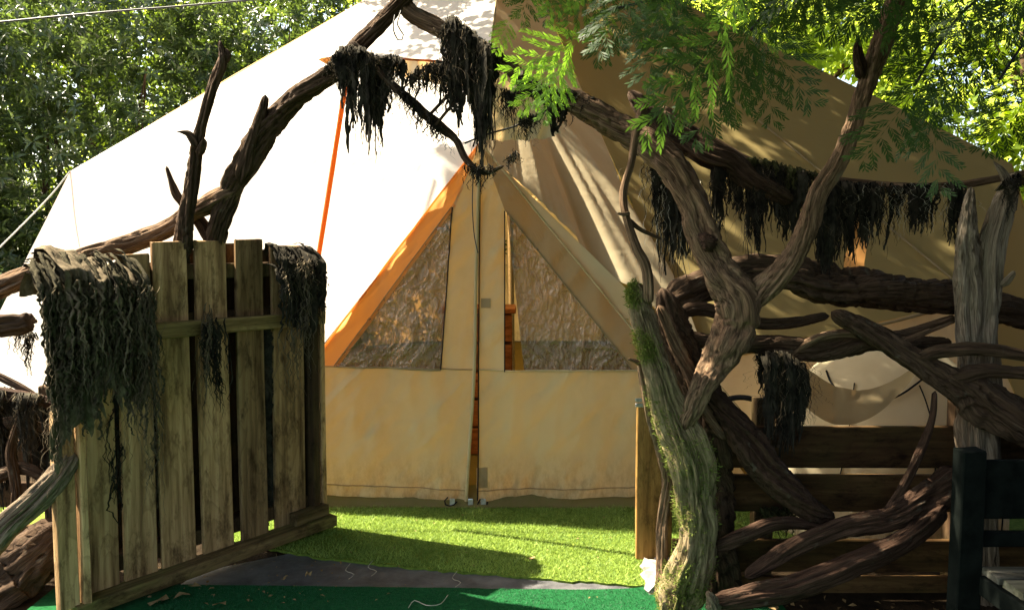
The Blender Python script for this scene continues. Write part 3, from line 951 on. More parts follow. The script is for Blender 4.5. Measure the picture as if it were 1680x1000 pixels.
# centre pole and inside floor
fl = flat_poly('groundsheet', [(-1.7, 4.62), (1.5, 4.62), (3.9, 6.4), (4.2, 8.6), (3, 12), (0, 12.8), (-3, 12), (-4.2, 8.6), (-3.9, 6.4)], 0.008, 'canvas_skirt', 0.0, tent)
tube('centre_pole', [V3(0.0, 8.6, 0.0), PEAK - V3(0, 0, 0.02)], 0.035, 'steel', tent, 12, n=8)

# gathered storm flap with orange lining above the entrance
sf = empty('storm_flap', Vector(P(545, 100, 4.3)))
tag(sf, 'strip of fabric with backlit orange in its colour running along the arch and hanging down left of the door', 'fabric strip')
tube('backlit_strip', [P(570, 120, 4.35), P(555, 215, 4.38), P(537, 330, 4.42), P(520, 436, 4.45), P(505, 530, 4.46)], 0.014, 'orange_web', sf, 6)  # backlit canvas edge, its sun glow put into the orange
tube('lining_edge', [P(598, 95, 4.24), P(660, 97, 4.24), P(725, 101, 4.26)], 0.006, 'orange_web', sf)
patch('lining', P(665, 128, 4.28), P(790, 150, 4.35), P(742, 100, 4.3), P(602, 95, 4.25), 40, 12, 'canvas_roof', sf,
      lambda V: fbm(np.stack([V[..., 0] * 22, V[..., 2] * 3, V[..., 0] * 0], -1), 2)[..., None] * np.array((0, -0.03, 0.0)))
patch('lining', P(522, 98, 4.1), P(548, 112, 4.1), P(552, 92, 4.12), P(528, 95, 4.12), 8, 6, 'orange_web', sf)
patch('gather', P(780, 232, 4.55), P(920, 225, 4.46), P(880, 150, 4.38), P(800, 120, 4.34), 60, 24, 'canvas_drape', sf,
      lambda V: fbm(np.stack([V[..., 0] * 18 - V[..., 2] * 7, V[..., 2] * 2, V[..., 0] * 0], -1), 3)[..., None] * np.array((0, -0.06, 0.02)))

# guy ropes
gr = tube('guy_rope', [P(115, 281, 6.1), P(78, 326, 5.9), P(0, 405, 5.4), P(-160, 560, 4.6)], 0.005, 'rope')
tag(gr, 'pale guy rope from the left tent corner down to the left', 'guy rope')
ov = tube('overhead_cable', [P(-80, 44, 5.0), P(150, 22, 5.0), P(300, 10, 5.0), P(480, -6, 5.0)], 0.006, 'cable')
tag(ov, 'thin black cable crossing the foliage at the top left', 'cable')

# chest of drawers and things seen through the slit
ch = empty('wooden_chest', (-0.25, 5.9, 0.0))
tag(ch, 'red-brown wooden chest seen through the slit between the door flaps', 'chest')
for k in range(5):
    board('chest_board', (0.5, 0.45, 0.19), (0, 0, 0.11 + 0.205 * k), 'crate', ch)
board('chest_lid', (0.56, 0.5, 0.035), (0, 0, 1.06), 'crate', ch)

# ================================================================== pallet gate
GA, GB = Vector((-1.77, 3.10, 0)), Vector((-0.98, 4.17, 0))
gdir = (GB - GA); GL = gdir.length
gang = math.atan2(gdir.y, gdir.x)
gate = empty('pallet_gate', GA, gang)
tag(gate, 'open gate of rough upright pallet planks left of the tent entrance', 'gate')
def gu(t): return t * GL
# upright planks: (t0, t1, z bottom, z top, local y of centre)
for (t0, t1, zb, zt, y) in ((0.028, 0.160, 0.07, 1.40, 0.045), (0.182, 0.290, 0.07, 1.48, 0.045), (0.303, 0.426, 0.07, 1.535, 0.045),
                            (0.456, 0.576, 0.07, 1.54, 0.045), (0.614, 0.728, 0.07, 1.55, 0.045), (0.762, 0.904, 0.07, 1.52, 0.047)):
    board('plank', ((t1 - t0) * GL, 0.022, zt - zb), (gu((t0 + t1) / 2), y, (zt + zb) / 2), 'plank', gate, chips=0.5, warp=0.006, rot=(0, R(random.Random(t0).uniform(-0.5, 0.5)), 0))
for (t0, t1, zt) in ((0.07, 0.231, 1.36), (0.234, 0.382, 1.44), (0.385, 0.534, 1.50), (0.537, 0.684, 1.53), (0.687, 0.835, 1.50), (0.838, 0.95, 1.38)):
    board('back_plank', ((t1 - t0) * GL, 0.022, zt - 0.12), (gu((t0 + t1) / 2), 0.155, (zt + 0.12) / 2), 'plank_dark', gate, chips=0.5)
board('rail', (gu(0.70), 0.045, 0.068), (gu(0.64), 0.009, 1.145), 'plank_x', gate, warp=0.003)
board('rail', (gu(1.01), 0.105, 0.055), (gu(0.50), -0.002, 0.055), 'rail_moss', gate, warp=0.004)
board('rail', (gu(0.16), 0.06, 0.06), (gu(0.90), 0.003, 0.118), 'rail_moss', gate)
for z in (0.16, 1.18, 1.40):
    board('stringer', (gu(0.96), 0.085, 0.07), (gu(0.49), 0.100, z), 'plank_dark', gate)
board('stile', (0.075, 0.045, 0.80), (gu(-0.015), -0.012, 0.47), 'plank', gate)
board('stile', (0.030, 0.085, 0.83), (gu(0.030), -0.010, 0.48), 'plank', gate)
board('stile', (0.045, 0.075, 1.32), (gu(0.945), 0.045, 0.76), 'plank_dark', gate)
board('stile', (0.030, 0.11, 1.36), (gu(0.985), 0.060, 0.75), 'plank', gate)

# ---- big rag thrown over the near corner of the gate
def rag_sheet(name, u0, u1, ztop, bot, yoff, seed, parent, mat='hessian', holes=0.35, amp=0.03, back=0.07):
    """cloth lying over the gate top; bot(u) = lower edge height; u in metres along the gate"""
    nu, nv = 70, 110
    U, Vv = np.meshgrid(np.linspace(u0, u1, nu), np.linspace(0, 1, nv), indexing='ij')
    zb = bot((U - u0) / (u1 - u0))
    zb = zb + 0.14 * fbm(np.stack([U * 45 + seed, U * 0, U * 0 + seed], -1), 3)
    L = (ztop - zb) + back
    s = Vv * L
    top = 0.035
    x = U.copy()
    zt = ztop - 0.02 + 0.05 * fbm(np.stack([U * 8 + seed, U * 0, U * 0], -1), 2)
    y = np.where(s < back, 0.16 - 0 * s, 0)
    # back side goes up, over the top, then down the front
    z = np.where(s < back, zt - (back - s), zt - (s - back))
    k = np.clip((s - back) / 0.07, -1, 1)
    y = 0.06 - np.where(k > 0, (0.10 + yoff) * k, 0.03 * k)
    z = z - 0.015 * k ** 2 - 0.012
    fold = fbm(np.stack([U * 14 + seed + 0.4 * z, z * 1.5, U * 0 + seed], -1), 3)
    fine = fbm(np.stack([U * 40 + seed, z * 22, U * 0], -1), 3)
    y = y - np.where(s > back, amp * (0.8 + 1.6 * fold), 0) - 0.014 * fine
    z = z + 0.012 * fine
    x = x + 0.025 * fbm(np.stack([z * 5 + seed, U * 6, U * 0 + 2], -1), 2) + (zt - z) * 0.06 * np.sign(U - (u0 + u1) / 2) * 0.5
    V = np.stack([x, y, z], -1).reshape(-1, 3)
    i = np.arange(nu - 1)[:, None] * nv; j = np.arange(nv - 1)[None]
    fq = np.stack([i + j, i + nv + j, i + nv + j + 1, i + j + 1], -1).reshape(-1, 4)
    hole = fbm(np.stack([U * 55, z * 5, U * 0 + seed * 3], -1), 2)[:-1, :-1].ravel()
    low = Vv[:-1, :-1].ravel()
    keep = hole < (holes + 0.5 - 0.45 * low ** 2)
    me = mesh_np(name, V, fq[keep], MAT[mat])
    o = bpy.data.objects.new(name, me); COL.objects.link(o); o.parent = parent
    return o

def gate_cords(name, n, ur, ztr, lr, ybase, mat, parent, seed, rad=0.008, K=44):
    rng = np.random.default_rng(seed)
    Vs, Fs, o = [], [], 0
    for q in range(n):
        L = rng.uniform(*lr); z0 = rng.uniform(*ztr); u0 = rng.uniform(*ur)
        t = np.linspace(0, 1, K)
        sx = np.cumsum(rng.normal(0, 1, K)) * 0.004; sx -= sx[0]
        sy = np.cumsum(rng.normal(0, 1, K)) * 0.0025
        x = u0 + sx + rng.uniform(-0.05, 0.05) * t
        y = ybase + rng.uniform(-0.03, 0.015) + sy
        up = z0 > 1.40                          # starts behind the top edge and comes over it
        z = z0 - L * t
        if up:
            w = np.clip(1 - t * L / 0.10, 0, 1); y = y * (1 - w) + 0.07 * w; z = z + 0.045 * np.sin(np.clip(t * L / 0.10, 0, 1) * np.pi)
        r = rad * rng.uniform(0.6, 1.3) * (1 - 0.55 * t ** 2) * (1 + 0.55 * vnoise(np.stack([t * L * 90 + q * 7, t * 0, t * 0], 1)))
        th = np.linspace(0, 2 * np.pi, 7, endpoint=False)
        jit = 1 + 0.45 * rng.normal(0, 1, (K, 7)).clip(-1, 1)
        V = np.stack([x[:, None] + r[:, None] * jit * np.cos(th), y[:, None] + r[:, None] * jit * np.sin(th), z[:, None] + 0 * th], -1).reshape(-1, 3)
        i = np.arange(K - 1)[:, None] * 7; j = np.arange(7)[None]
        Fs.append(np.stack([i + j, i + (j + 1) % 7, i + 7 + (j + 1) % 7, i + 7 + j], -1).reshape(-1, 4) + o)
        Vs.append(V); o += len(V)
    ob = bpy.data.objects.new(name, mesh_np(name, np.vstack(Vs), np.vstack(Fs), MAT[mat], False)); COL.objects.link(ob); ob.parent = parent
    ob['kind'] = 'stuff'
    return ob

def gate_strands(name, n, ur, ztr, lr, ybase, mat, parent, seed, rad=0.004, curl=0.012, wob=0.06, K=26, flat=None):
    rng = np.random.default_rng(seed)
    nc = max(4, n // 9)
    cu = rng.uniform(*ur, nc); cz = rng.uniform(*ztr, nc); cl = rng.uniform(*lr, nc); cyy = rng.uniform(-0.035, 0.01, nc)
    c = rng.integers(0, nc, n)
    du = rng.normal(0, 0.014, n)
    A = np.stack([cu[c] + du, ybase + cyy[c] + rng.normal(0, 0.006, n), cz[c] + rng.uniform(-0.02, 0.02, n)], 1)
    L = cl[c] * rng.uniform(0.6, 1.1, n)
    V, Fq = strands_geo(A, L, rng, K, rad * rng.uniform(0.5, 1.6, n), wob * 0.7, False, flat=flat, curl=curl * 0.5)
    mm = 3 if flat is None else 2
    tt = np.linspace(0, 1, K)[None, :, None]
    wav = (rng.normal(0, 1, (nc, K)).cumsum(1) * 0.005)[c]
    Vr = V.reshape(n, K, mm, 3)
    Vr[..., 0] += -du[:, None, None] * 0.75 * tt + wav[:, :, None]
    V = Vr.reshape(-1, 3)
    o = bpy.data.objects.new(name, mesh_np(name, V, Fq, MAT[mat], flat is None)); COL.objects.link(o); o.parent = parent
    o['kind'] = 'stuff'
    return o

rag = empty('shredded_rag', GA, gang)
tag(rag, 'large grey-green shredded hessian rag hung over the near end of the gate', 'rag')
rag_sheet('cloth', -0.10, 0.07, 1.47, lambda t: 0.74 + 0.12 * t, 0.03, 1.3, rag, holes=0.9, amp=0.05)
rag_sheet('cloth', 0.05, 0.18, 1.50, lambda t: 0.90 + 0.10 * np.sin(t * 4), 0.04, 5.1, rag, holes=0.9, amp=0.05)
rag_sheet('cloth', 0.16, 0.28, 1.49, lambda t: 1.00 - 0.10 * t, 0.02, 8.7, rag, holes=0.7, amp=0.04)
rag_sheet('cloth', -0.06, 0.06, 1.52, lambda t: 1.18 + 0.08 * np.sin(t * 6), 0.07, 12.2, rag, holes=0.7, amp=0.05)
gate_cords('fleece_cords', 70, (-0.11, 0.28), (1.40, 1.50), (0.20, 0.55), -0.13, 'cord', rag, 51, 0.0075)
gate_cords('fleece_cords', 60, (-0.11, 0.29), (1.05, 1.38), (0.12, 0.36), -0.14, 'cord', rag, 52, 0.0065)
gate_cords('fleece_cords', 30, (-0.09, 0.27), (1.15, 1.46), (0.15, 0.40), -0.16, 'hessian', rag, 53, 0.006)
gate_strands('frayed_threads', 90, (-0.12, 0.30), (0.85, 1.45), (0.1, 0.5), -0.15, 'hessian', rag, 13, 0.0014, 0.008, 0.05)
gate_strands('frayed_threads', 40, (0.20, 0.31), (0.95, 1.35), (0.2, 0.5), -0.09, 'cord', rag, 14, 0.0022, 0.006, 0.04)

rag2 = empty('dark_rag', GB, gang)
tag(rag2, 'small dark shredded rag lying over the far corner post of the gate', 'rag')
rag2.location = GA
rag_sheet('cloth', gu(0.755), gu(0.945), 1.56, lambda t: 1.16 + 0.2 * np.abs(t - .5), 0.03, 21.0, rag2, 'netting', 0.45, 0.03, 0.07)
gate_cords('fleece_cords', 46, (gu(0.755), gu(0.945)), (1.42, 1.53), (0.15, 0.40), -0.06, 'netting', rag2, 54, 0.007)
gate_strands('tangled_strips', 60, (gu(0.76), gu(0.95)), (1.25, 1.50), (0.08, 0.38), -0.08, 'netting', rag2, 15, 0.0025, 0.005, 0.03)
gate_strands('frayed_threads', 60, (gu(0.76), gu(0.90)), (1.15, 1.5), (0.1, 0.45), -0.09, 'hessian', rag2, 16, 0.0022, 0.012, 0.06)
rag3 = empty('knotted_scrim', GA, gang)
tag(rag3, 'narrow twist of dark scrim knotted round the gate middle rail', 'rag')
gate_strands('tangled_strips', 46, (gu(0.445), gu(0.50)), (1.12, 1.20), (0.12, 0.40), -0.045, 'netting', rag3, 17, 0.0035, 0.008, 0.03)
gate_strands('frayed_threads', 20, (gu(0.44), gu(0.50)), (1.10, 1.26), (0.25, 0.52), -0.05, 'hessian', rag3, 18, 0.002, 0.008, 0.03)
rag4 = empty('scrim_scrap', GA, gang)
tag(rag4, 'dark scrap of cloth caught behind the lower gate planks', 'rag')
gate_strands('tangled_strips', 60, (gu(0.16), gu(0.19)), (0.55, 0.95), (0.2, 0.5), 0.075, 'netting', rag4, 19, 0.003, 0.008, 0.04)
gate_strands('tangled_strips', 50, (gu(0.29), gu(0.305)), (0.5, 0.95), (0.2, 0.5), 0.07, 'hessian', rag4, 20, 0.003, 0.008, 0.03)
gate_strands('tangled_strips', 40, (gu(0.72), gu(0.77)), (0.6, 1.1), (0.3, 0.7), 0.085, 'netting', rag4, 21, 0.006, 0.004, 0.03, flat=4)

# ================================================================== driftwood arch, left half
log('driftwood_limb', [(352, 420, 3.75, 40), (362, 370, 3.72, 38), (380, 310, 3.70, 44), (408, 262, 3.66, 56), (436, 208, 3.62, 48), (470, 170, 3.6, 40), (505, 143, 3.55, 42), (545, 120, 3.5, 38), (592, 74, 3.45, 33), (640, 26, 3.4, 30), (690, -30, 3.38, 30)], 'log_dark',
    'dark twisted limb rising from behind the gate as left half of the arch', 'branch')
main_l = bpy.context.scene.objects['driftwood_limb']
log('side_stub', [(396, 300, 3.64, 36), (415, 235, 3.60, 30), (428, 195, 3.58, 22), (436, 155, 3.58, 12)], 'log_dark', parent=main_l, ends=('jag', 'jag'))
log('side_stub', [(400, 305, 3.70, 34), (360, 328, 3.72, 36), (310, 352, 3.74, 34), (262, 378, 3.76, 36), (215, 398, 3.74, 38), (160, 415, 3.68, 40), (100, 436, 3.6, 42), (40, 456, 3.52, 44), (0, 470, 3.5, 46), (-80, 498, 3.48, 48)], 'log', parent=main_l)
log('driftwood_snag', [(296, 440, 3.62, 44), (303, 380, 3.6, 36), (314, 312, 3.6, 28), (322, 262, 3.6, 26), (326, 232, 3.58, 24), (334, 195, 3.56, 18), (352, 135, 3.54, 24), (364, 98, 3.52, 24), (360, 66, 3.52, 7)], 'log_dark',
    'slim dark upright snag with a crooked top standing behind the gate planks', 'branch', twist=3)
snag = bpy.context.scene.objects['driftwood_snag']
log('side_stub', [(326, 242, 3.57, 20), (312, 222, 3.56, 15), (302, 217, 3.55, 9), (288, 216, 3.54, 4)], 'log_dark', parent=snag, ends=('jag', 'point'), step=0.006)
log('side_stub', [(326, 255, 3.57, 18), (334, 235, 3.56, 12), (333, 225, 3.55, 8)], 'log_dark', parent=snag, ends=('jag', 'point'), step=0.006)
log('side_stub', [(364, 105, 3.52, 18), (374, 92, 3.52, 15), (368, 80, 3.52, 8)], 'log_dark', parent=snag, step=0.006)
log('forked_twig', [(352, 408, 3.80, 26), (335, 372, 3.78, 24), (312, 345, 3.78, 18), (294, 325, 3.76, 17), (284, 302, 3.76, 12), (273, 272, 3.76, 5)], 'log_dark',
    'short dark pointed twig leaning left behind the slim snag', 'branch')
log('driftwood_log', [(-60, 535, 3.3, 44), (0, 532, 3.3, 42), (30, 530, 3.3, 40), (52, 526, 3.3, 36)], 'log_dark',
    'broken dark log end at the left edge beside the hanging rag', 'log', ends=('jag', 'cut'))
log('grey_branch', [(-50, 945, 3.0, 60), (0, 880, 3.0, 52), (50, 830, 3.02, 48), (95, 780, 3.05, 40), (118, 740, 3.1, 30)], 'log_grey',
    'silver-grey weathered branch leaning up to the gate at the lower left', 'branch')
log('driftwood_log', [(-40, 640, 3.6, 26), (20, 648, 3.6, 26), (70, 655, 3.6, 22), (110, 668, 3.6, 18)], 'log_red',
    'thin dark branch level with the middle of the hanging rag at the left edge', 'branch')
log('driftwood_log', [(-60, 1010, 3.3, 120), (10, 960, 3.35, 130), (70, 900, 3.4, 110), (130, 860, 3.5, 80)], 'log_dark',
    'thick dark brown stump root at the bottom left corner', 'log', rough=0.8, lumpk=0.4)
for k, (rows, lab) in enumerate((
        ([(-50, 600, 3.7, 16), (10, 622, 3.68, 16), (60, 650, 3.66, 14), (110, 690, 3.66, 10)], 'uppermost thin dark twig of the brushwood at the left edge'),
        ([(-50, 720, 3.62, 22), (20, 690, 3.6, 20), (70, 700, 3.6, 18), (120, 730, 3.6, 12)], 'middle dark twig of the brushwood at the left edge'),
        ([(-40, 800, 3.55, 30), (30, 770, 3.55, 28), (80, 790, 3.55, 24), (130, 840, 3.6, 18)], 'lowest thick dark stick of the brushwood at the left edge'),
        ([(20, 900, 3.5, 26), (30, 820, 3.5, 22), (20, 740, 3.52, 18), (40, 660, 3.54, 12)], 'upright dark stick of the brushwood at the left edge'))):
    log('brushwood_stick', rows, 'log_dark', lab, 'stick', group='brushwood left of the gate')
netting('wide dark scrim curtain behind the brushwood at the left edge', [(-30, 640, 800), (10, 640, 900), (50, 650, 880), (95, 660, 860)], 3.75, 150, 120, seed=29, wide=14, depth=0.06, ragged=0.6)
lf = empty('left_fence', tuple(P(40, 900, 3.95)))
tag(lf, 'low dark boarded fence behind the left end of the gate', 'fence')
for y in (740, 810, 880):
    p = P(-30, y, 3.98)
    o = board('fence_board', (1.5, 0.025, 0.13), p - lf.location, 'fence', lf)
for x in (-60, 88):
    p = P(x, 820, 4.02)
    board('fence_post', (0.07, 0.07, 1.2), p - lf.location, 'plank_dark', lf)

# ================================================================== driftwood arch, right half
arch = log('driftwood_arch', [(632, -30, 3.42, 26), (672, 16, 3.40, 30), (715, 42, 3.38, 34), (770, 72, 3.36, 38), (830, 108, 3.34, 40), (890, 155, 3.32, 44), (950, 172, 3.28, 50), (1020, 212, 3.24, 56), (1085, 262, 3.2, 58), (1128, 312, 3.17, 56), (1150, 375, 3.15, 60), (1180, 440, 3.13, 68), (1212, 492, 3.12, 88), (1205, 545, 3.11, 84), (1178, 598, 3.08, 64), (1150, 640, 3.05, 46), (1130, 676, 3.06, 38), (1114, 712, 3.09, 28)], 'log',
    'thick brown twisted trunk curving down as right half of the arch', 'trunk', rough=1.0, sides=40, step=0.011)
log('limb', [(1225, 512, 3.10, 54), (1258, 478, 3.08, 50), (1298, 430, 3.05, 44), (1325, 378, 3.02, 40), (1340, 320, 3.0, 34), (1372, 268, 2.98, 32), (1400, 210, 2.96, 32), (1418, 150, 2.94, 36), (1436, 90, 2.92, 40), (1462, 30, 2.9, 44), (1500, -60, 2.9, 46)], 'log', parent=arch)
log('side_stub', [(1420, 130, 2.93, 30), (1408, 90, 2.91, 18), (1408, 55, 2.9, 7)], 'log_red', parent=arch, ends=('jag', 'point'), step=0.006)
log('knot', [(1158, 398, 3.12, 40), (1160, 397, 3.075, 34), (1161, 396, 3.055, 22)], 'log_red', parent=arch, ends=('cut', 'cut'), step=0.005)
log('cross_branch', [(572, 70, 3.40, 24), (610, 105, 3.38, 18), (650, 145, 3.36, 18), (690, 182, 3.34, 18), (720, 206, 3.33, 20), (748, 228, 3.32, 15), (766, 262, 3.31, 14), (795, 284, 3.30, 10), (828, 272, 3.3, 7)], 'log_dark',
    'thin dark branch sagging under the arch with moss along it', 'branch')
log('twig', [(705, 188, 3.32, 7), (740, 152, 3.31, 8), (775, 120, 3.3, 8)], 'log_dark', 'thin straight stick crossing just above the sagging branch', 'stick', ends=('cut', 'cut'))
log('twig', [(715, 205, 3.30, 7), (745, 170, 3.29, 7), (790, 135, 3.28, 7)], 'log_dark', 'thin straight stick crossing just below the other arch stick', 'stick', ends=('cut', 'cut'))
tube('hanging_cord', [P(648, 25, 3.35), P(645, 48, 3.33), P(655, 68, 3.33), P(662, 58, 3.33), P(652, 40, 3.33), P(658, 18, 3.35)], 0.003, 'cable', label='small loop of black cord tied to the top of the arch', cat='cord')
tube('taut_cord', [P(762, 235, 3.30), P(800, 220, 3.3), P(850, 205, 3.3), P(900, 178, 3.3)], 0.004, 'cable', label='taut dark cord stretched below the arch to the right', cat='cord')
tube('hanging_cord', [P(776, 290, 3.28), P(775, 340, 3.28), P(778, 385, 3.28), P(784, 415, 3.28)], 0.0022, 'cable', label='long dark cord hanging in front of the door zip', cat='cord')
log('crooked_stick', [(1056, 165, 3.05, 22), (1042, 215, 3.04, 18), (1034, 265, 3.03, 17), (1024, 315, 3.02, 17), (1030, 360, 3.02, 18), (1044, 405, 3.02, 20), (1060, 440, 3.02, 22), (1066, 500, 3.03, 24)], 'log',
    'slim crooked grey-brown stick rising from the mossy stump top', 'stick')
log('side_twig', [(1034, 350, 3.0, 8), (1022, 352, 2.98, 7), (1012, 350, 2.97, 4)], 'log', parent=bpy.context.scene.objects['crooked_stick'], step=0.005)
log('side_twig', [(1030, 358, 3.02, 12), (1052, 376, 3.05, 9), (1085, 392, 3.08, 6)], 'log_dark', parent=bpy.context.scene.objects['crooked_stick'], step=0.005)
log('rough_log', [(1030, 150, 3.55, 30), (1075, 195, 3.52, 44), (1125, 230, 3.5, 56), (1180, 262, 3.48, 60), (1240, 300, 3.46, 50), (1300, 330, 3.46, 30)], 'log_dark',
    'rough dark bark log behind the arch trunk below the green sprays', 'log', rough=1.3)
log('long_pole', [(1085, 175, 3.62, 16), (1150, 218, 3.6, 16), (1240, 268, 3.58, 18), (1330, 288, 3.56, 16), (1400, 300, 3.54, 16), (1500, 307, 3.52, 16), (1580, 304, 3.5, 15), (1650, 291, 3.5, 13), (1720, 280, 3.5, 12), (2000, 270, 3.5, 12)], 'log',
    'long thin pole hung with dark scrim running to the right post', 'pole', rough=0.7)

# mossy gate stump
def moss_mask(V, nrm):
    z = V[:, 2]
    n = fbm(V * 9, 3)
    left = np.clip(-nrm[:, 0] * 0.8 - nrm[:, 1] * 0.25 + 0.25, 0, 1)
    top = np.clip((z - 1.0) / 0.2, 0, 1)
    mid = np.exp(-((z - 0.62) / 0.22) ** 2) * 0.9
    low = np.clip((0.30 - z) / 0.2, 0, 1)
    return np.clip((left * (top * 1.3 + 0.25) + 0.35 * mid + 0.6 * low) * (0.6 + 1.3 * n), 0, 1)
stump_rows = [(1042, 462, 3.06, 28), (1050, 500, 3.07, 48), (1064, 545, 3.08, 54), (1080, 600, 3.09, 58), (1104, 660, 3.1, 68), (1128, 720, 3.1, 78), (1142, 780, 3.1, 76), (1146, 840, 3.1, 72), (1138, 900, 3.1, 76), (1124, 960, 3.1, 92), (1112, 1030, 3.1, 115)]
stump = log('mossy_trunk', stump_rows, 'log_moss', 'pale split tree trunk with green moss standing right of the entrance', 'trunk', sides=64, step=0.010, rough=1.25, lumpk=0.35, twist=0.6, moss=moss_mask)
# moss tufts, grown on the trunk surface
_seed[0] -= 1; _seed[0] += 1
sv, sf_, sa = log_geo(pxlog(stump_rows), seed=_seed[0], sides=64, step=0.010, rough=1.25, lumpk=0.35, twist=0.6, moss=moss_mask)
rng = np.random.default_rng(77)
prob = sa['moss'] ** 1.5
idx = rng.choice(len(sv), 9000, p=prob / prob.sum())
ctr = catmull(np.array(pxlog(stump_rows))[:, :3], 200)
near = ctr[np.argmin(np.abs(ctr[None, :, 2] - sv[idx][:, None, 2]), 1)]
outd = norm(sv[idx] - near)
mp = sv[idx] + rng.normal(0, 0.006, (len(idx), 3))
mv_, mf_, mr_ = leaves(mp, outd + rng.normal(0, .5, outd.shape) + np.array([0, 0, .2]), rng.normal(0, 1, outd.shape), rng.uniform(0.008, 0.020, len(idx)), 0.25, rng.uniform(0, 1, len(idx)))
mo = link('moss', mesh_np('moss', mv_, mf_, MAT['moss'], False, {'rnd': mr_}), stump)
mo['kind'] = 'stuff'
log('leaning_branch', [(1050, 590, 3.12, 14), (1060, 640, 3.14, 18), (1072, 690, 3.16, 24), (1088, 735, 3.2, 32), (1096, 790, 3.22, 28), (1090, 850, 3.22, 26), (1088, 910, 3.2, 26), (1086, 985, 3.18, 26)], 'log',
    'thin dark branch standing against the left side of the mossy trunk', 'branch')
log('side_twig', [(1054, 600, 3.12, 9), (1044, 592, 3.11, 7), (1030, 588, 3.1, 4)], 'log', parent=bpy.context.scene.objects['leaning_branch'], step=0.005)
log('inner_trunk', [(1085, 470, 3.25, 40), (1100, 530, 3.26, 60), (1125, 590, 3.28, 80), (1150, 650, 3.3, 80), (1165, 740, 3.32, 70), (1175, 860, 3.34, 70), (1180, 1000, 3.36, 80)], 'log_dark',
    'dark trunk directly behind the mossy trunk', 'trunk', rough=1.2)
log('hollow_log', [(1090, 495, 3.50, 50), (1130, 480, 3.5, 66), (1200, 455, 3.5, 66), (1270, 450, 3.5, 62), (1340, 462, 3.5, 78), (1430, 474, 3.5, 76), (1520, 488, 3.52, 66), (1600, 498, 3.54, 64), (1720, 520, 3.56, 60), (2050, 560, 3.6, 50)], 'log_dark',
    'long thick dark log lying level behind the forked trunk', 'log', rough=1.0, sides=44)
level2 = log('driftwood_log', [(1115, 548, 3.42, 30), (1180, 562, 3.4, 34), (1250, 566, 3.4, 44), (1330, 568, 3.38, 50), (1410, 562, 3.38, 46), (1490, 560, 3.4, 30), (1560, 566, 3.42, 26)], 'log_dark',
    'second level dark log lying just below the thick one', 'log')
log('side_limb', [(1430, 558, 3.40, 30), (1500, 545, 3.42, 24), (1570, 522, 3.45, 18)], 'log', parent=level2)
log('root_limb', [(1362, 512, 3.3, 22), (1410, 540, 3.28, 40), (1480, 578, 3.26, 48), (1540, 618, 3.24, 60), (1600, 648, 3.22, 84), (1680, 690, 3.2, 84), (1760, 730, 3.2, 80), (1950, 870, 3.2, 76), (2050, 1010, 3.2, 80)], 'log_dark',
    'dark root limb slanting down to the right in front of the grey post', 'branch', rough=1.0)
log('side_limb', [(1560, 622, 3.2, 44), (1620, 612, 3.18, 30), (1700, 616, 3.15, 28)], 'log_dark', parent=bpy.context.scene.objects['root_limb'])
log('red_root', [(1160, 632, 3.2, 44), (1195, 680, 3.18, 56), (1240, 738, 3.16, 66), (1290, 795, 3.15, 60), (1330, 832, 3.15, 42), (1370, 850, 3.15, 26)], 'log_red',
    'red-brown root slanting down from the mossy trunk across the fence boards', 'branch', rough=1.1)
log('low_branch', [(1222, 946, 3.05, 26), (1290, 905, 3.05, 38), (1370, 872, 3.06, 40), (1450, 852, 3.1, 44), (1520, 810, 3.15, 60), (1580, 770, 3.2, 70)], 'log_red',
    'dark bent branch sweeping up to the right low in front of the fence', 'branch')
log('low_branch', [(1160, 990, 2.95, 36), (1260, 972, 2.95, 46), (1350, 945, 2.97, 50), (1430, 915, 3.0, 48), (1500, 875, 3.05, 44), (1550, 830, 3.1, 36)], 'log_red',
    'dark lowest branch lying along the ground by the mossy trunk', 'branch')
for rows, mt, lab in (
        ([(1100, 520, 3.38, 22), (1150, 508, 3.40, 26), (1210, 522, 3.42, 24), (1280, 530, 3.44, 22), (1360, 518, 3.45, 16)], 'log_dark', 'thin wavy branch between the two level logs'),
        ([(1080, 500, 3.15, 20), (1105, 560, 3.16, 26), (1130, 610, 3.17, 26), (1152, 660, 3.18, 24), (1190, 720, 3.2, 18)], 'log', 'twisted branch winding down right behind the mossy trunk'),
        ([(1290, 590, 3.36, 14), (1340, 555, 3.33, 18), (1400, 545, 3.31, 18), (1470, 560, 3.3, 14), (1530, 540, 3.3, 9)], 'log', 'thin pale twig lying over the second level log'),
        ([(1500, 590, 3.22, 22), (1545, 575, 3.2, 24), (1600, 570, 3.18, 24), (1700, 585, 3.16, 22)], 'log_dark', 'short dark branch crossing the grey post above the root limb'),
        ([(1440, 860, 3.12, 16), (1480, 800, 3.14, 20), (1510, 740, 3.16, 18), (1530, 690, 3.18, 14), (1535, 640, 3.2, 10)], 'log_red', 'thin upright red-brown branch left of the grey post'),
        ([(1170, 900, 3.12, 24), (1220, 880, 3.12, 28), (1270, 860, 3.13, 26), (1330, 862, 3.14, 20), (1390, 880, 3.15, 12)], 'log_red', 'dark bowed branch low beside the mossy trunk')):
    log('tangled_branch', rows, mt, lab, 'branch', group='branches tangled right of the entrance')
log('broken_stub', [(1172, 1010, 2.9, 40), (1168, 985, 2.9, 26), (1160, 968, 2.9, 10)], 'log_grey', 'small pale broken stub at the foot of the mossy trunk', 'stub', step=0.006)
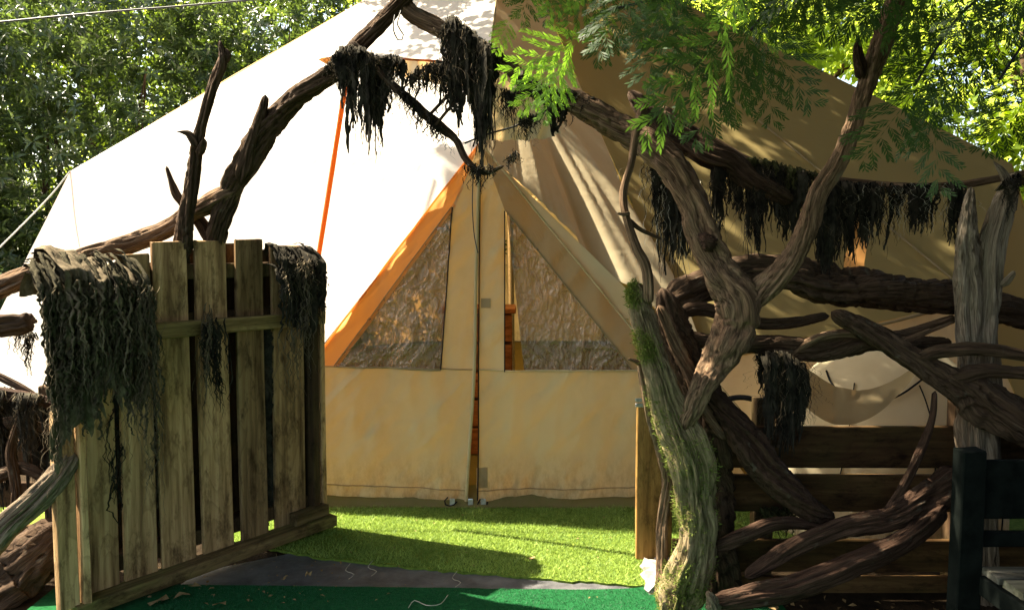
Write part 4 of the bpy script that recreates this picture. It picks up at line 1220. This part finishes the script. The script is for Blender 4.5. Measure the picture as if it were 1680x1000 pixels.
post = log('weathered_post', [(1606, 1010, 3.34, 76), (1604, 860, 3.34, 72), (1603, 760, 3.34, 74), (1604, 660, 3.34, 72), (1606, 560, 3.34, 70), (1606, 480, 3.34, 68), (1604, 420, 3.34, 60), (1600, 380, 3.34, 50)], 'log_grey',
    'silver-grey weathered post with a forked split top at the right', 'post', sides=44, rough=0.8, twist=0.4, wob=0.04)
log('prong', [(1592, 640, 3.33, 46), (1590, 540, 3.31, 52), (1588, 470, 3.31, 50), (1584, 400, 3.31, 42), (1588, 350, 3.31, 28), (1594, 306, 3.31, 10)], 'log_silver', parent=post, ends=('cut', 'jag'), twist=0.3, rough=1.1)
log('prong', [(1618, 620, 3.33, 40), (1620, 540, 3.31, 44), (1622, 470, 3.31, 46), (1630, 400, 3.30, 48), (1644, 345, 3.29, 44), (1660, 300, 3.28, 30), (1668, 282, 3.27, 18)], 'log_silver', parent=post, twist=0.3, rough=0.8)
log('prong', [(1655, 310, 3.27, 20), (1645, 285, 3.25, 14), (1630, 264, 3.24, 7)], 'log_silver', parent=post, ends=('jag', 'point'), step=0.006)
log('prong', [(1640, 470, 3.27, 18), (1655, 455, 3.24, 14), (1664, 444, 3.22, 8)], 'log_silver', parent=post, step=0.006)

# ================================================================== right fence and gatepost
fence = empty('board_fence', tuple(P(1360, 900, 3.40)))
tag(fence, 'dark horizontal board fence behind the driftwood on the right', 'fence')
for (y0, y1) in ((698, 766), (778, 838), (884, 936), (944, 985)):
    a, b = P(1330, y0, 3.42), P(1330, y1, 3.42)
    c = (a + b) / 2
    x0, x1 = P(1105, 700, 3.42).x, P(2150, 700, 3.42).x
    board('fence_board', (x1 - x0, 0.028, (a - b).z), Vector(((x0 + x1) / 2, c.y, c.z)) - fence.location, 'fence', fence, warp=0.004)
for x in (1250, 1572, 1900, 2140):
    p = P(x, 760, 3.47)
    board('fence_post', (0.085, 0.07, 0.86 if x != 1572 else 0.95), Vector((p.x, p.y, 0.42)) - fence.location, 'plank_dark', fence)
gp = empty('gate_post_board', tuple(P(1064, 915, 3.7)))
tag(gp, 'orange-brown upright board beside the mossy trunk at the entrance', 'post')
a, b = P(1064, 662, 3.7), P(1064, 915, 3.7)
board('post_board', (0.125, 0.035, a.z - b.z), ((0, 0, (a.z - b.z) / 2)), 'fence_z', gp)
board('post_board', (0.06, 0.05, a.z - b.z + 0.1), ((0.085, 0.045, (a.z - b.z) / 2 - 0.05)), 'fence_z', gp)
hp = P(1050, 660, 3.66) - gp.location
for dz in (-0.012, 0.012):
    board('hinge_leaf', (0.04, 0.008, 0.018), hp + Vector((0, 0, dz)), 'steel', gp, bev=0.002, warp=0)
for i, (x, y, s) in enumerate(((1068, 930, 0.05), (1082, 945, 0.07), (1074, 962, 0.055), (1090, 925, 0.05))):
    bm = bmesh.new()
    bmesh.ops.create_icosphere(bm, subdivisions=2, radius=s)
    for v in bm.verts:
        v.co *= 1 + 0.35 * random.Random(hash((round(v.co.x, 3), round(v.co.y, 3), round(v.co.z, 3), i))).uniform(-1, 1)
        v.co.z *= 0.7
    me = bpy.data.meshes.new('stone'); bm.to_mesh(me); bm.free(); me.materials.append(MAT['stone'])
    o = link('stone', me, None, PG(x, y, 0.02))
    tag(o, ['small pale stone right under the entrance board', 'largest pale stone at the foot of the mossy trunk', 'pale stone nearest the camera beside the mossy trunk', 'pale stone farthest back behind the mossy trunk'][i], 'stone', 'stones by the entrance')

# ================================================================== dark bench, far right
bp = P(1580, 1000, 2.75)
bench = empty('garden_bench', (bp.x, 2.75, 0.0))
tag(bench, 'black-green painted wooden bench end at the lower right edge', 'bench')
board('back_post', (0.085, 0.07, 0.80), (0, 0, 0.40), 'bench', bench)
board('back_post', (0.085, 0.07, 0.80), (1.25, 0, 0.40), 'bench', bench)
board('front_leg', (0.07, 0.07, 0.36), (0.06, -0.50, 0.18), 'bench', bench)
board('front_leg', (0.07, 0.07, 0.36), (1.2, -0.50, 0.18), 'bench', bench)
board('back_board', (1.18, 0.03, 0.21), (0.63, 0.0, 0.655), 'bench', bench)
board('back_board', (1.18, 0.03, 0.05), (0.63, 0.0, 0.48), 'bench', bench)
board('seat_rail', (0.06, 0.45, 0.07), (0.06, -0.26, 0.325), 'bench', bench)
for k in range(4):
    board('seat_slat', (1.2, 0.105, 0.028), (0.64, -0.08 - 0.125 * k, 0.378), 'bench_seat', bench)

# ================================================================== things behind the fence on the right
dome = empty('dome_tent', tuple(P(1450, 800, 4.28)))
tag(dome, 'pale cream dome shelter with dark seams behind the right fence', 'tent')
dc = P(1450, 760, 4.28); dc.z = 0.0
def dome_pt(a, h):            # a azimuth, h 0..1
    rr = 0.56 * math.cos(h * math.pi / 2) ** 0.7
    return V3(dc.x + rr * math.cos(a) * 1.15, dc.y + rr * math.sin(a) * 0.8, 0.98 * math.sin(h * math.pi / 2) + 0.0)
nu, nv = 48, 20
Vd = np.array([dome_pt(2 * math.pi * i / nu, j / (nv - 1) * 0.985) for i in range(nu) for j in range(nv)])
i = np.arange(nu)[:, None]; j = np.arange(nv - 1)[None]
fq = np.stack([i * nv + j, ((i + 1) % nu) * nv + j, ((i + 1) % nu) * nv + j + 1, i * nv + j + 1], -1).reshape(-1, 4)
link('dome_skin', mesh_np('dome_skin', Vd, fq, MAT['canvas_cream']), dome)
for a in (225, 268, 315):
    tube('seam', [dome_pt(R(a + 8 * math.sin(h * 4)), h) * V3(1, 1, 1) + V3(0, -0.006, 0.004) for h in np.linspace(0.02, 0.62, 9)], 0.0035, 'black', dome)
tube('seam', [dome_pt(R(a), 0.62 - 0.1 * math.cos(R(a * 3))) + V3(0, -0.006, 0.006) for a in range(200, 345, 12)], 0.005, 'black', dome)
def net_disp(V):
    return fbm(np.stack([V[..., 0] * 7, V[..., 2] * 7, V[..., 0] * 0], -1), 3)[..., None] * np.array((0, -0.05, 0.02))
sag_net = patch('sagging_net', P(1285, 630, 3.72), P(1510, 598, 3.72), P(1515, 585, 3.75), P(1290, 570, 3.74), 50, 14, 'canvas_brown', None, net_disp,
                lambda u, v: np.stack([0 * u + 0 * v, 0 * u + 0 * v, -(0.24 - 0.06 * v) * 4 * u * (1 - u) + 0 * v], -1))
tag(sag_net, 'brown net cloth sagging between the logs above the right fence', 'net')
hoop_c = P(1215, 735, 4.0)
hoop = tube('curved_hoop', [tuple(hoop_c + Vector((0.24 * math.cos(R(a)), 0.02 * math.sin(R(a)), 0.26 * math.sin(R(a))))) for a in range(0, 181, 10)], 0.014, 'black')
tag(hoop, 'black curved hoop rising behind the fence beside the mossy trunk', 'hoop')
# ================================================================== scrim hanging from the arch and pole
netting('thick black clump of scrim hanging from the left shoulder of the arch', [(540, 110, 180), (556, 82, 210), (580, 78, 292), (605, 90, 285), (622, 100, 240), (640, 115, 190)], 3.42, 110, 130, seed=1, wide=12, depth=0.05)
netting('widest black clump of scrim hanging from the arch centre', [(724, 52, 130), (740, 30, 190), (765, 50, 230), (790, 70, 290), (812, 82, 215)], 3.30, 130, 150, seed=2, wide=13, depth=0.06)
netting('short dark tuft of scrim next to the left black clump', [(632, 96, 140), (646, 94, 205), (660, 100, 160)], 3.36, 26, 30, seed=3)
netting('thin dark tufts dangling along the sagging branch', [(655, 148, 200), (680, 172, 225), (700, 185, 210), (722, 205, 260), (735, 215, 230)], 3.33, 18, 34, seed=4, wide=6)
netting('ragged dark fringe hanging between the two arch sticks', [(668, 130, 180), (690, 112, 165), (715, 104, 165), (738, 105, 195), (752, 130, 230)], 3.32, 36, 40, seed=5, wide=7)
netting('pale frayed tuft of scrim at the end of the sagging branch', [(770, 272, 310), (800, 278, 318), (830, 265, 316), (842, 250, 300)], 3.29, 12, 30, seed=6, wide=5, thr_mat='thread_pale')
netting('dark tuft hanging from the taut cord', [(826, 150, 300), (834, 150, 305), (842, 150, 290)], 3.29, 10, 14, seed=16, wide=4)
netting('dark cloth scraps draped along the right of the arch', [(850, 120, 190), (880, 140, 200), (910, 152, 222), (940, 150, 205), (965, 165, 200)], 3.26, 50, 40, seed=7, wide=16, thr_mat='thread_pale')
netting('small dark tuft left of the draped cloth scraps', [(858, 195, 240), (868, 192, 262), (878, 190, 240)], 3.26, 8, 20, seed=8, wide=5, thr_mat='thread_pale')
netting('dark scrim curtain hanging left of the curved trunk', [(1062, 235, 360), (1082, 250, 455), (1105, 270, 462), (1125, 290, 430), (1140, 300, 390)], 3.38, 90, 90, seed=9, wide=10, thr_mat='thread_pale')
netting('dense dark scrim curtain filling the fork of the trunk', [(1165, 262, 400), (1190, 275, 430), (1220, 285, 440), (1250, 275, 445), (1280, 278, 410), (1310, 285, 420), (1335, 290, 400)], 3.50, 190, 170, seed=10, wide=11, ragged=0.95)
netting('green mossy scrim lying over the pole right of the fork', [(1225, 262, 320), (1260, 266, 345), (1300, 276, 335), (1335, 284, 320)], 3.52, 40, 60, mat='moss_strand', seed=11, wide=8)
netting('dark scrim curtain hanging from the pole right of the forked limb', [(1345, 300, 440), (1365, 300, 452), (1390, 302, 445), (1402, 303, 430)], 3.50, 100, 70, seed=12, wide=13, ragged=0.4)
netting('dark scrim tassel with pale fringe near the middle of the pole', [(1408, 304, 400), (1430, 305, 452), (1450, 306, 440), (1462, 306, 400)], 3.50, 46, 50, seed=13, wide=10, ragged=0.6, thr_mat='thread_pale')
netting('short dark scrim tassel with long pale threads on the pole', [(1465, 306, 350), (1490, 306, 385), (1512, 306, 400), (1530, 306, 360)], 3.48, 36, 40, seed=14, wide=9, ragged=0.7, thr_mat='thread_pale')
netting('dark scrim tassel right beside the grey post', [(1545, 304, 370), (1560, 303, 400), (1575, 303, 380)], 3.47, 24, 26, seed=15, wide=9, thr_mat='thread_pale')
netting('little dark tassel hanging from the right prong of the grey post', [(1648, 300, 350), (1658, 296, 372), (1668, 290, 340)], 3.22, 14, 16, seed=17, wide=7)
netting('bluish dark scrim column hanging under the level logs', [(1248, 585, 690), (1265, 580, 745), (1290, 582, 765), (1315, 600, 735)], 3.33, 90, 110, seed=18, wide=12, depth=0.06, ragged=0.6)
netting('dark scrim hanging at the left edge below the broken log', [(-10, 640, 780), (15, 645, 800), (40, 650, 790), (62, 650, 730)], 3.5, 50, 60, seed=19, wide=10)
netting('thin dark threads hanging beside the broken log at the left', [(28, 545, 640), (45, 545, 620), (60, 550, 600)], 3.4, 6, 12, seed=20, wide=4)
netting('mossy tufts trailing down from the lower fence board', [(1245, 836, 880), (1260, 836, 882), (1290, 836, 884), (1310, 836, 875)], 3.39, 26, 30, mat='moss_strand', seed=21, wide=6)
# a loose piece of hessian behind the pole
hs = patch('hessian_scrap', P(1385, 440, 3.6), P(1418, 436, 3.6), P(1422, 335, 3.6), P(1400, 330, 3.6), 14, 24, 'canvas_border', None, net_disp)
tag(hs, 'rust coloured cloth scrap hanging behind the pole tassels', 'cloth')

# litter on the turf
rngl = random.Random(9)
spots = [(262, 985, 0.05), (300, 975, 0.035), (360, 990, 0.03), (870, 915, 0.03), (505, 942, 0.025), (320, 960, 0.025)]
labs = ['large dry leaf on the turf by the gate rail', 'dry leaf just right of the large one by the gate', 'small dry leaf at the front edge of the turf', 'single dry leaf lying in the sunlit turf', 'small dry leaf on the grey membrane', 'small dry leaf against the gate bottom rail']
for (x, y, s), lab in zip(spots, labs):
    p = PG(x, y, 0.022)
    n = 7
    bm = bmesh.new()
    c0 = bm.verts.new((0, 0, 0.004)); rim = []
    for k in range(n):
        a = 2 * math.pi * k / n
        r = s * (0.6 + 0.6 * rngl.random()) * (1.2 if k % 2 == 0 else 0.8)
        rim.append(bm.verts.new((r * math.cos(a), r * 0.6 * math.sin(a), rngl.uniform(-0.006, 0.014))))
    for k in range(n): bm.faces.new((c0, rim[k], rim[(k + 1) % n]))
    me = bpy.data.meshes.new('dry_leaf'); bm.to_mesh(me); bm.free(); me.materials.append(MAT['dry_leaf'])
    o = link('dry_leaf', me, None, p); o.rotation_euler = (0, 0, rngl.uniform(0, 6))
    tag(o, lab, 'leaf', 'dry leaves on the turf')
tube('loose_thread', [PG(670, 996, 0.02), PG(680, 984, 0.022), PG(700, 992, 0.02), PG(722, 990, 0.022), PG(735, 975, 0.02)], 0.0016, 'thread_pale', label='pale loose thread curled on the emerald turf', cat='thread')
for k, (x, y) in enumerate(((575, 935), (612, 930), (750, 948))):
    tube('frayed_thread', [PG(x, y - 12, 0.012), PG(x - 8, y, 0.008), PG(x + 6, y + 6, 0.01), PG(x - 3, y + 14, 0.008)], 0.0013, 'thread_pale',
         label=['leftmost pale frayed thread on the grey membrane', 'middle pale frayed thread on the grey membrane', 'rightmost pale frayed thread on the grey membrane'][k], cat='thread', group='threads frayed from the turf edge')

# crumbs of leaf and twig blown against the gate and along the turf edge
rl = np.random.default_rng(44)
def litter(n, pxr, pyr, smin, smax):
    pos = np.array([PG(rl.uniform(*pxr), rl.uniform(*pyr), 0.018) for _ in range(n)])
    d = norm(np.stack([rl.normal(0, 1, n), rl.normal(0, 1, n), rl.normal(0, .2, n)], 1))
    return leaves(pos, d, np.array([0, 0, 1.0]) + rl.normal(0, .3, (n, 3)), rl.uniform(smin, smax, n), 0.5, rl.uniform(0, 1, n))
g1 = litter(90, (180, 560), (905, 990), 0.008, 0.03)
g2 = litter(60, (480, 1080), (840, 985), 0.006, 0.018)
g3 = litter(70, (1180, 1600), (985, 1050), 0.015, 0.05)
Vl, Fl = join_geo([(g1[0], g1[1]), (g2[0], g2[1]), (g3[0], g3[1])])
lit_ = link('leaf_litter', mesh_np('leaf_litter', Vl, Fl, MAT['dry_leaf'], False))
tag(lit_, 'small crumbs of dry leaf scattered along the gate and turf edge', 'leaf litter', kind='stuff')

# ================================================================== conifer overhead
def spray_geo(rng, npin=15, nleaf=9, w=0.020, curve=0.10):
    """one flat cypress spray, unit long in +x, flat in xy, drooping in z"""
    segs = []      # (p0, p1, width)
    def bend(p): return np.array([p[0], p[1], p[2] - curve * p[0] ** 2 - 0.35 * p[1] ** 2])
    for k in range(12):
        segs.append((np.array([k / 12, 0, 0]), np.array([(k + 1) / 12, 0, 0]), 0.010 * (1 - k / 14)))
    for s in (-1, 1):
        for k in range(npin):
            t = 0.08 + 0.9 * (k + (0.5 if s > 0 else 0)) / npin
            L = 0.50 * (1 - t) ** 0.75 * min(1, 0.45 + t * 2.2) * rng.uniform(0.8, 1.15) + 0.03
            a = s * (0.85 - 0.25 * t + rng.normal(0, 0.05))
            b0 = np.array([t, 0, 0]); d = np.array([math.cos(a), math.sin(a), rng.normal(0, .08)])
            segs.append((b0, b0 + d * L, 0.012))
            m = max(3, int(nleaf * L / 0.3))
            for s2 in (-1, 1):
                for q in range(m):
                    tt = 0.05 + 0.93 * (q + (0.5 if s2 > 0 else 0)) / m
                    l2 = (0.068 * (1 - tt) ** 0.4 + 0.022) * rng.uniform(0.75, 1.2)
                    a2 = a + s2 * (0.50 + rng.normal(0, .07))
                    c0 = b0 + d * L * tt
                    segs.append((c0, c0 + np.array([math.cos(a2), math.sin(a2), rng.normal(0, .1)]) * l2, w * rng.uniform(.8, 1.2)))
    V, Fc, rn = [], [], []
    for p0, p1, wd in segs:
        d = p1 - p0; n = np.array([-d[1], d[0], 0]); n /= np.linalg.norm(n) + 1e-9
        m = p0 * 0.45 + p1 * 0.55
        o = len(V)
        V += [bend(p0), bend(m + n * wd * 0.5), bend(p1), bend(m - n * wd * 0.5)]
        Fc.append((o, o + 1, o + 2, o + 3)); rn += [rng.uniform(0, 1)] * 4
    return np.array(V), np.array(Fc), np.array(rn)

rngc = np.random.default_rng(5)
SPR = [spray_geo(rngc, npin=6 + k % 3, nleaf=10, w=0.0155) for k in range(5)]
SPR_ME = [mesh_np('spray', v, f, MAT['conifer'], False, {'rnd': r * 0.9}) for v, f, r in SPR]
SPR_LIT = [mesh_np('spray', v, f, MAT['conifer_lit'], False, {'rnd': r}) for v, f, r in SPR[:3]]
SPR_LOW = [spray_geo(rngc, npin=6, nleaf=4, w=0.075) for k in range(4)]

con = empty('cypress_tree', (3.4, 1.8, 0))
tag(con, 'tall conifer with drooping flat green sprays hanging across the top right', 'tree')
V_, F_, A_ = log_geo([(3.4, 1.8, -0.1, 0.30), (3.38, 1.82, 1.5, 0.25), (3.35, 1.85, 4, 0.21), (3.3, 1.9, 7, 0.15), (3.3, 1.9, 11, 0.06)], seed=71, sides=28, step=0.05)
link('trunk', mesh_np('trunk', V_, F_, MAT['log_red'], True, A_), con)
limbs = [((3.3, 1.85, 4.4), (0.5, 0.3, 4.7), (-4.0, -0.8, 4.3)), ((3.3, 1.85, 4.4), (0.5, 1.2, 4.8), (-4.2, 1.6, 4.4)), ((3.35, 1.85, 3.2), (2.2, 2.4, 3.05), (1.0, 2.8, 2.75)), ((3.35, 1.85, 3.4), (2.3, 2.9, 3.2), (1.2, 3.6, 2.9)), ((3.35, 1.85, 3.0), (2.5, 2.7, 2.75), (1.9, 3.1, 2.5)),
         ((3.3, 1.85, 4.0), (2.0, 3.2, 4.2), (0.2, 4.3, 3.9)), ((3.3, 1.85, 4.4), (1.5, 1.8, 4.6), (-0.6, 2.0, 4.2)), ((3.3, 1.85, 4.2), (2.0, 0.5, 4.3), (0.4, -1.2, 4.0)),
         ((3.3, 1.9, 5.5), (1.8, 3.8, 6.0), (0.0, 6.2, 5.8)), ((3.3, 1.9, 6.2), (1.0, 3.0, 6.8), (-1.6, 4.8, 6.6)), ((3.3, 1.9, 6.6), (2.5, 5.0, 7.2), (1.5, 8.2, 7.0)),
         ((3.3, 1.9, 7.0), (1.5, 5.5, 7.8), (-0.8, 8.4, 7.6)), ((3.3, 1.9, 5.0), (4.2, 3.8, 5.4), (4.6, 6.0, 5.2)), ((3.3, 1.9, 5.0), (4.6, 1.0, 5.2), (6.0, 0.0, 5.0)), ((3.3, 1.9, 7.5), (3.5, 6.0, 8.2), (3.4, 9.2, 8.0))]
for k, l in enumerate(limbs):
    rows = [(*p, r) for p, r in zip(l, (0.06, 0.04, 0.015))]
    V_, F_, A_ = log_geo(rows, seed=80 + k, sides=10, step=0.06, rough=0.5)
    link('limb', mesh_np('limb', V_, F_, MAT['log_red'], True, A_), con)

def spray_at(base, tip, me, roll=0.0, face=0.8, parent=None):
    base, tip = Vector(base), Vector(tip)
    x = (tip - base); L = x.length; x.normalize()
    view = (Vector((0, 0, EYE)) - base).normalized()
    z = (view * face + Vector((0, 0, 1)) * (1 - face))
    z = (z - x * z.dot(x)).normalized()
    y = z.cross(x)
    M = Matrix((x, y, z)).transposed()
    M = M @ Matrix.Rotation(roll, 3, 'X')
    o = bpy.data.objects.new('spray', me)
    COL.objects.link(o)
    o.matrix_world = Matrix.Translation(base) @ (M * L).to_4x4()
    mw = o.matrix_world.copy()
    o.parent = con
    o.matrix_parent_inverse = Matrix.Translation(-Vector(con.location))
    o.matrix_basis = mw
    return o

rs = random.Random(21)
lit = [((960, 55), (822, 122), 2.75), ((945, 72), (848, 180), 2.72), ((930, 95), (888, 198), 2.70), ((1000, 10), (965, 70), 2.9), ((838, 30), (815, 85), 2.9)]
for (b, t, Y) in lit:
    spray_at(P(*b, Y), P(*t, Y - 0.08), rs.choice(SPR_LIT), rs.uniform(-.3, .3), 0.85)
vis = [((1010, -50), (930, 45)), ((1050, -60), (975, 80)), ((1120, -20), (1050, 130)), ((1160, -40), (1085, 195)),
       ((1215, 20), (1060, 225)), ((1235, 30), (1135, 232)), ((1232, 45), (1205, 205)), ((1240, 40), (1335, 175)), ((1240, 60), (1275, 205)), ((1225, 10), (1330, 90)), ((1300, -60), (1215, 40)),
       ((1350, -70), (1270, 45)), ((1400, -50), (1300, 40)), ((1440, -40), (1375, 70)), ((1540, -30), (1350, 35)), ((1560, 10), (1455, 130)), ((1590, 20), (1490, 165)), ((1640, 60), (1515, 190)),
       ((1510, 140), (1412, 258)), ((1525, 130), (1538, 318)), ((1560, 120), (1505, 240)), ((1690, 30), (1590, 120)), ((1700, 80), (1600, 190)), ((1720, 130), (1615, 235)), ((1700, -30), (1560, 60)), ((1650, -60), (1545, 60)),
       ((1600, -60), (1480, 60)), ((1500, -60), (1420, 30)), ((880, -60), (860, 30)), ((930, -70), (900, 30)), ((970, -60), (935, 20))]
for (b, t) in vis:
    Y = rs.uniform(2.45, 3.05)
    spray_at(P(*b, Y), P(*t, Y - rs.uniform(-0.1, 0.25)), rs.choice(SPR_ME), rs.uniform(-.5, .5), rs.uniform(0.6, 0.95))
for k in range(32):
    Y = rs.uniform(2.3, 3.6)
    x = rs.uniform(930, 1760); y = rs.uniform(-170, -15) + (25 if x > 1450 else 0)
    dx = rs.uniform(-150, 40); dy = rs.uniform(70, 150)
    spray_at(P(x, y, Y), P(x + dx, y + dy, Y - rs.uniform(-0.15, 0.25)), rs.choice(SPR_ME), rs.uniform(-.8, .8), rs.uniform(0.4, 0.95))
# twig stems carrying the visible sprays
for (a, b, c) in (((1480, -80), (1250, -40), (985, 20)), ((1700, -60), (1580, 20), (1500, 140)), ((1400, -70), (1290, -20), (1232, 50)), ((1750, 20), (1690, 60), (1640, 130))):
    tube('twig', [P(*a, 2.85), P(*b, 2.8), P(*c, 2.75)], 0.005, 'log_red' if False else 'cable', con)

def crown_sprays(n, sampler, size, rng, name='crown'):
    Vs, Fs, Rn, o = [], [], [], 0
    for k in range(n):
        p = sampler()
        v, f, r = SPR_LOW[k % 4]
        L = size * rng.uniform(0.7, 1.3)
        az = rng.uniform(0, 6.3)
        tilt = rng.normal(-0.35, 0.3); rl = rng.normal(0, 0.4)
        M = np.array(Matrix.Rotation(az, 3, 'Z') @ Matrix.Rotation(-tilt, 3, 'Y') @ Matrix.Rotation(rl, 3, 'X'))
        Vs.append(v @ M.T * L + p); Fs.append(f + o); Rn.append(r); o += len(v)
    ob = link(name, mesh_np(name, np.vstack(Vs), np.vstack(Fs), MAT['conifer'], False, {'rnd': np.concatenate(Rn) * 0.8}), con)
    ob['kind'] = 'stuff'
    return ob
rk = np.random.default_rng(31)
def s_low():
    while True:
        x, y = rk.uniform(-0.9, 4.8), rk.uniform(-3.0, 4.9)
        if rk.uniform() < 0.22: x, y = rk.uniform(-1.5, 3.5), rk.uniform(-4.0, 2.4)
        z = 3.75 + 0.2 * max(0, y - 3.0) + rk.uniform(0, 1.1)
        if vnoise(np.array([[x * 0.9, y * 0.9, 3.3]]))[0] > -0.55: return np.array((x, y, z))
def s_high():
    while True:
        x, y = rk.uniform(-2.6, 5.0), rk.uniform(0.5, 9.6)
        z = rk.uniform(5.4, 8.5)
        if vnoise(np.array([[x * 0.7, y * 0.7, 7.3]]))[0] > -0.6: return np.array((x, y, z))
crown_sprays(900, s_low, 0.9, rk)
crown_sprays(1300, s_high, 1.05, rk)

# ================================================================== shrubs and trees behind
def shrub(label, c, rx, ry, h, n, seed, mat='rhodo', size=0.19, width=0.28, k=8, name='laurel_shrub', cat='shrub', group=None, base=0.0):
    rng = np.random.default_rng(seed)
    root = empty(name, (c[0], c[1], 0))
    tag(root, label, cat, group)
    nc = 70
    cc = np.stack([c[0] + rx * rng.uniform(-1, 1, nc), c[1] + ry * rng.uniform(-1, 1, nc), base + (h - base) * rng.uniform(0.03, 0.97, nc)], 1)
    cr = rng.uniform(0.45, 0.95, nc)
    ci = rng.integers(0, nc, n)
    d = norm(rng.normal(0, 1, (n, 3)))
    pos = cc[ci] + d * (cr[ci] * rng.uniform(0.55, 1.05, n))[:, None] * np.array([1.0, 0.9, 0.8])
    pos[:, 2] = np.maximum(pos[:, 2], 0.1)
    ax = d + np.array([0, -0.15, 0.75])
    V, Fc, rn = rosettes(pos, ax, rng, k, size, width)
    o = link('foliage', mesh_np('foliage', V, Fc, MAT[mat], False, {'rnd': rn}), root)
    o['kind'] = 'stuff'
    for q in range(9):
        e = cc[rng.integers(0, nc)]
        b = np.array((c[0] + rng.uniform(-.4, .4), c[1] + rng.uniform(-.3, .3), -0.05))
        m = (b + e) / 2 + rng.normal(0, 0.25, 3)
        V2, F2, A2 = log_geo([(*b, 0.05), (*m, 0.03), (*e, 0.010)], seed=seed * 7 + q, sides=8, step=0.08, rough=0.4)
        link('stem', mesh_np('stem', V2, F2, MAT['log_dark'], True, A2), root)
    return root
shrub('dark laurel shrub at the far left edge behind the tent', (-8.0, 10.8), 1.3, 1.0, 5.6, 2600, 1, size=0.15, group='laurel shrubs behind the tent')
shrub('dense laurel shrub left of centre behind the tent corner', (-5.9, 11.3), 1.4, 1.0, 6.2, 2900, 2, size=0.15, group='laurel shrubs behind the tent')
shrub('laurel shrub behind the left slope of the tent roof', (-3.7, 12.2), 1.4, 1.0, 6.8, 2800, 3, size=0.15, group='laurel shrubs behind the tent')
shrub('laurel shrub just left of the tent peak', (-1.6, 13.6), 1.4, 1.0, 7.2, 1800, 4, size=0.15, group='laurel shrubs behind the tent')

shrub('tall laurel shrub in the second row at the far left', (-8.2, 14.0), 1.8, 0.9, 7.4, 2200, 8, size=0.17, group='laurel shrubs behind the tent')
shrub('tall laurel shrub in the second row left of the tent peak', (-4.4, 14.8), 1.9, 0.9, 8.0, 2200, 9, size=0.17, group='laurel shrubs behind the tent')

def tree(label, c, h, rad, n, seed, mat='beech', size=0.16, cat='tree', group='bright trees beyond the tent'):
    rng = np.random.default_rng(seed)
    root = empty('broadleaf_tree', (c[0], c[1], 0))
    tag(root, label, cat, group)
    rows = [(c[0], c[1], -0.1, 0.22), (c[0] + .2, c[1], h * .35, 0.17), (c[0] - .1, c[1] + .1, h * .7, 0.10), (c[0], c[1], h * .95, 0.03)]
    V2, F2, A2 = log_geo(rows, seed=seed, sides=14, step=0.12, rough=0.6)
    link('trunk', mesh_np('trunk', V2, F2, MAT['log_dark'], True, A2), root)
    nc = 60
    d = norm(rng.normal(0, 1, (nc, 3)))
    cc = np.array([c[0], c[1], h * 0.55]) + d * np.array([rad, rad, h * 0.45]) * (rng.uniform(0.2, 1, nc) ** 0.5)[:, None]
    cr = rng.uniform(0.5, 1.1, nc)
    for q in range(10):
        e = cc[q]; b = np.array(rows[1][:3]) * 0.5 + np.array(rows[2][:3]) * 0.5
        V2, F2, A2 = log_geo([(*b, 0.07), (*((b + e) / 2 + rng.normal(0, .2, 3)), 0.045), (*e, 0.012)], seed=seed + q, sides=8, step=0.12, rough=0.4)
        link('limb', mesh_np('limb', V2, F2, MAT['log_dark'], True, A2), root)
    ci = rng.integers(0, nc, n)
    dd = norm(rng.normal(0, 1, (n, 3)))
    pos = cc[ci] + dd * (cr[ci] * rng.uniform(0.3, 1.0, n))[:, None] * np.array([1, 1, 0.6])
    dirs = dd * 0.6 + rng.normal(0, .5, (n, 3)); dirs[:, 2] -= 0.3
    ups = np.array([0, 0, 1.0]) + rng.normal(0, .55, (n, 3))
    rn = np.clip(rng.uniform(0, 1, nc)[ci] * 0.7 + rng.uniform(0, .4, n), 0, 1)
    V, Fc, r5 = leaves(pos, dirs, ups, size * rng.uniform(0.6, 1.2, n), 0.62, rn)
    o = link('crown', mesh_np('crown', V, Fc, MAT[mat], False, {'rnd': r5}), root)
    o['kind'] = 'stuff'
    return root
tree('bright green tree behind the right roof slope', (3.8, 14.5), 7.5, 2.4, 17000, 11)
tree('sunlit yellow-green tree at the far right edge', (8.4, 13.0), 7.0, 2.6, 19000, 12)
tree('tall bright tree between the two right trees farther back', (6.3, 17.5), 9.0, 3.0, 16000, 13, size=0.2)
tree('bright tree glimpsed through the left laurel shrubs', (-9.5, 18.0), 8.5, 3.2, 16000, 14, size=0.2)
tree('second bright tree glimpsed behind the laurel left of centre', (-5.0, 19.0), 9.5, 3.2, 16000, 15, size=0.2)
tree('far bright tree directly behind the tent peak', (0.5, 20.0), 10.0, 3.2, 14000, 16, size=0.2)
shrub('added unseen laurel shrub on the right beyond the bench, blocking sky light', (5.6, 3.4), 0.9, 1.3, 4.6, 900, 5, group='added shrubs out of view that block sky light')  # these three are added out of view to cut sky light
shrub('added unseen laurel shrub on the right nearer the camera, blocking sky light', (5.4, 0.2), 0.9, 1.4, 4.6, 900, 6, group='added shrubs out of view that block sky light')
shrub('added unseen laurel shrub behind the camera on the right, blocking sky light', (3.2, -4.4), 1.6, 0.9, 4.6, 1000, 7, group='added shrubs out of view that block sky light')
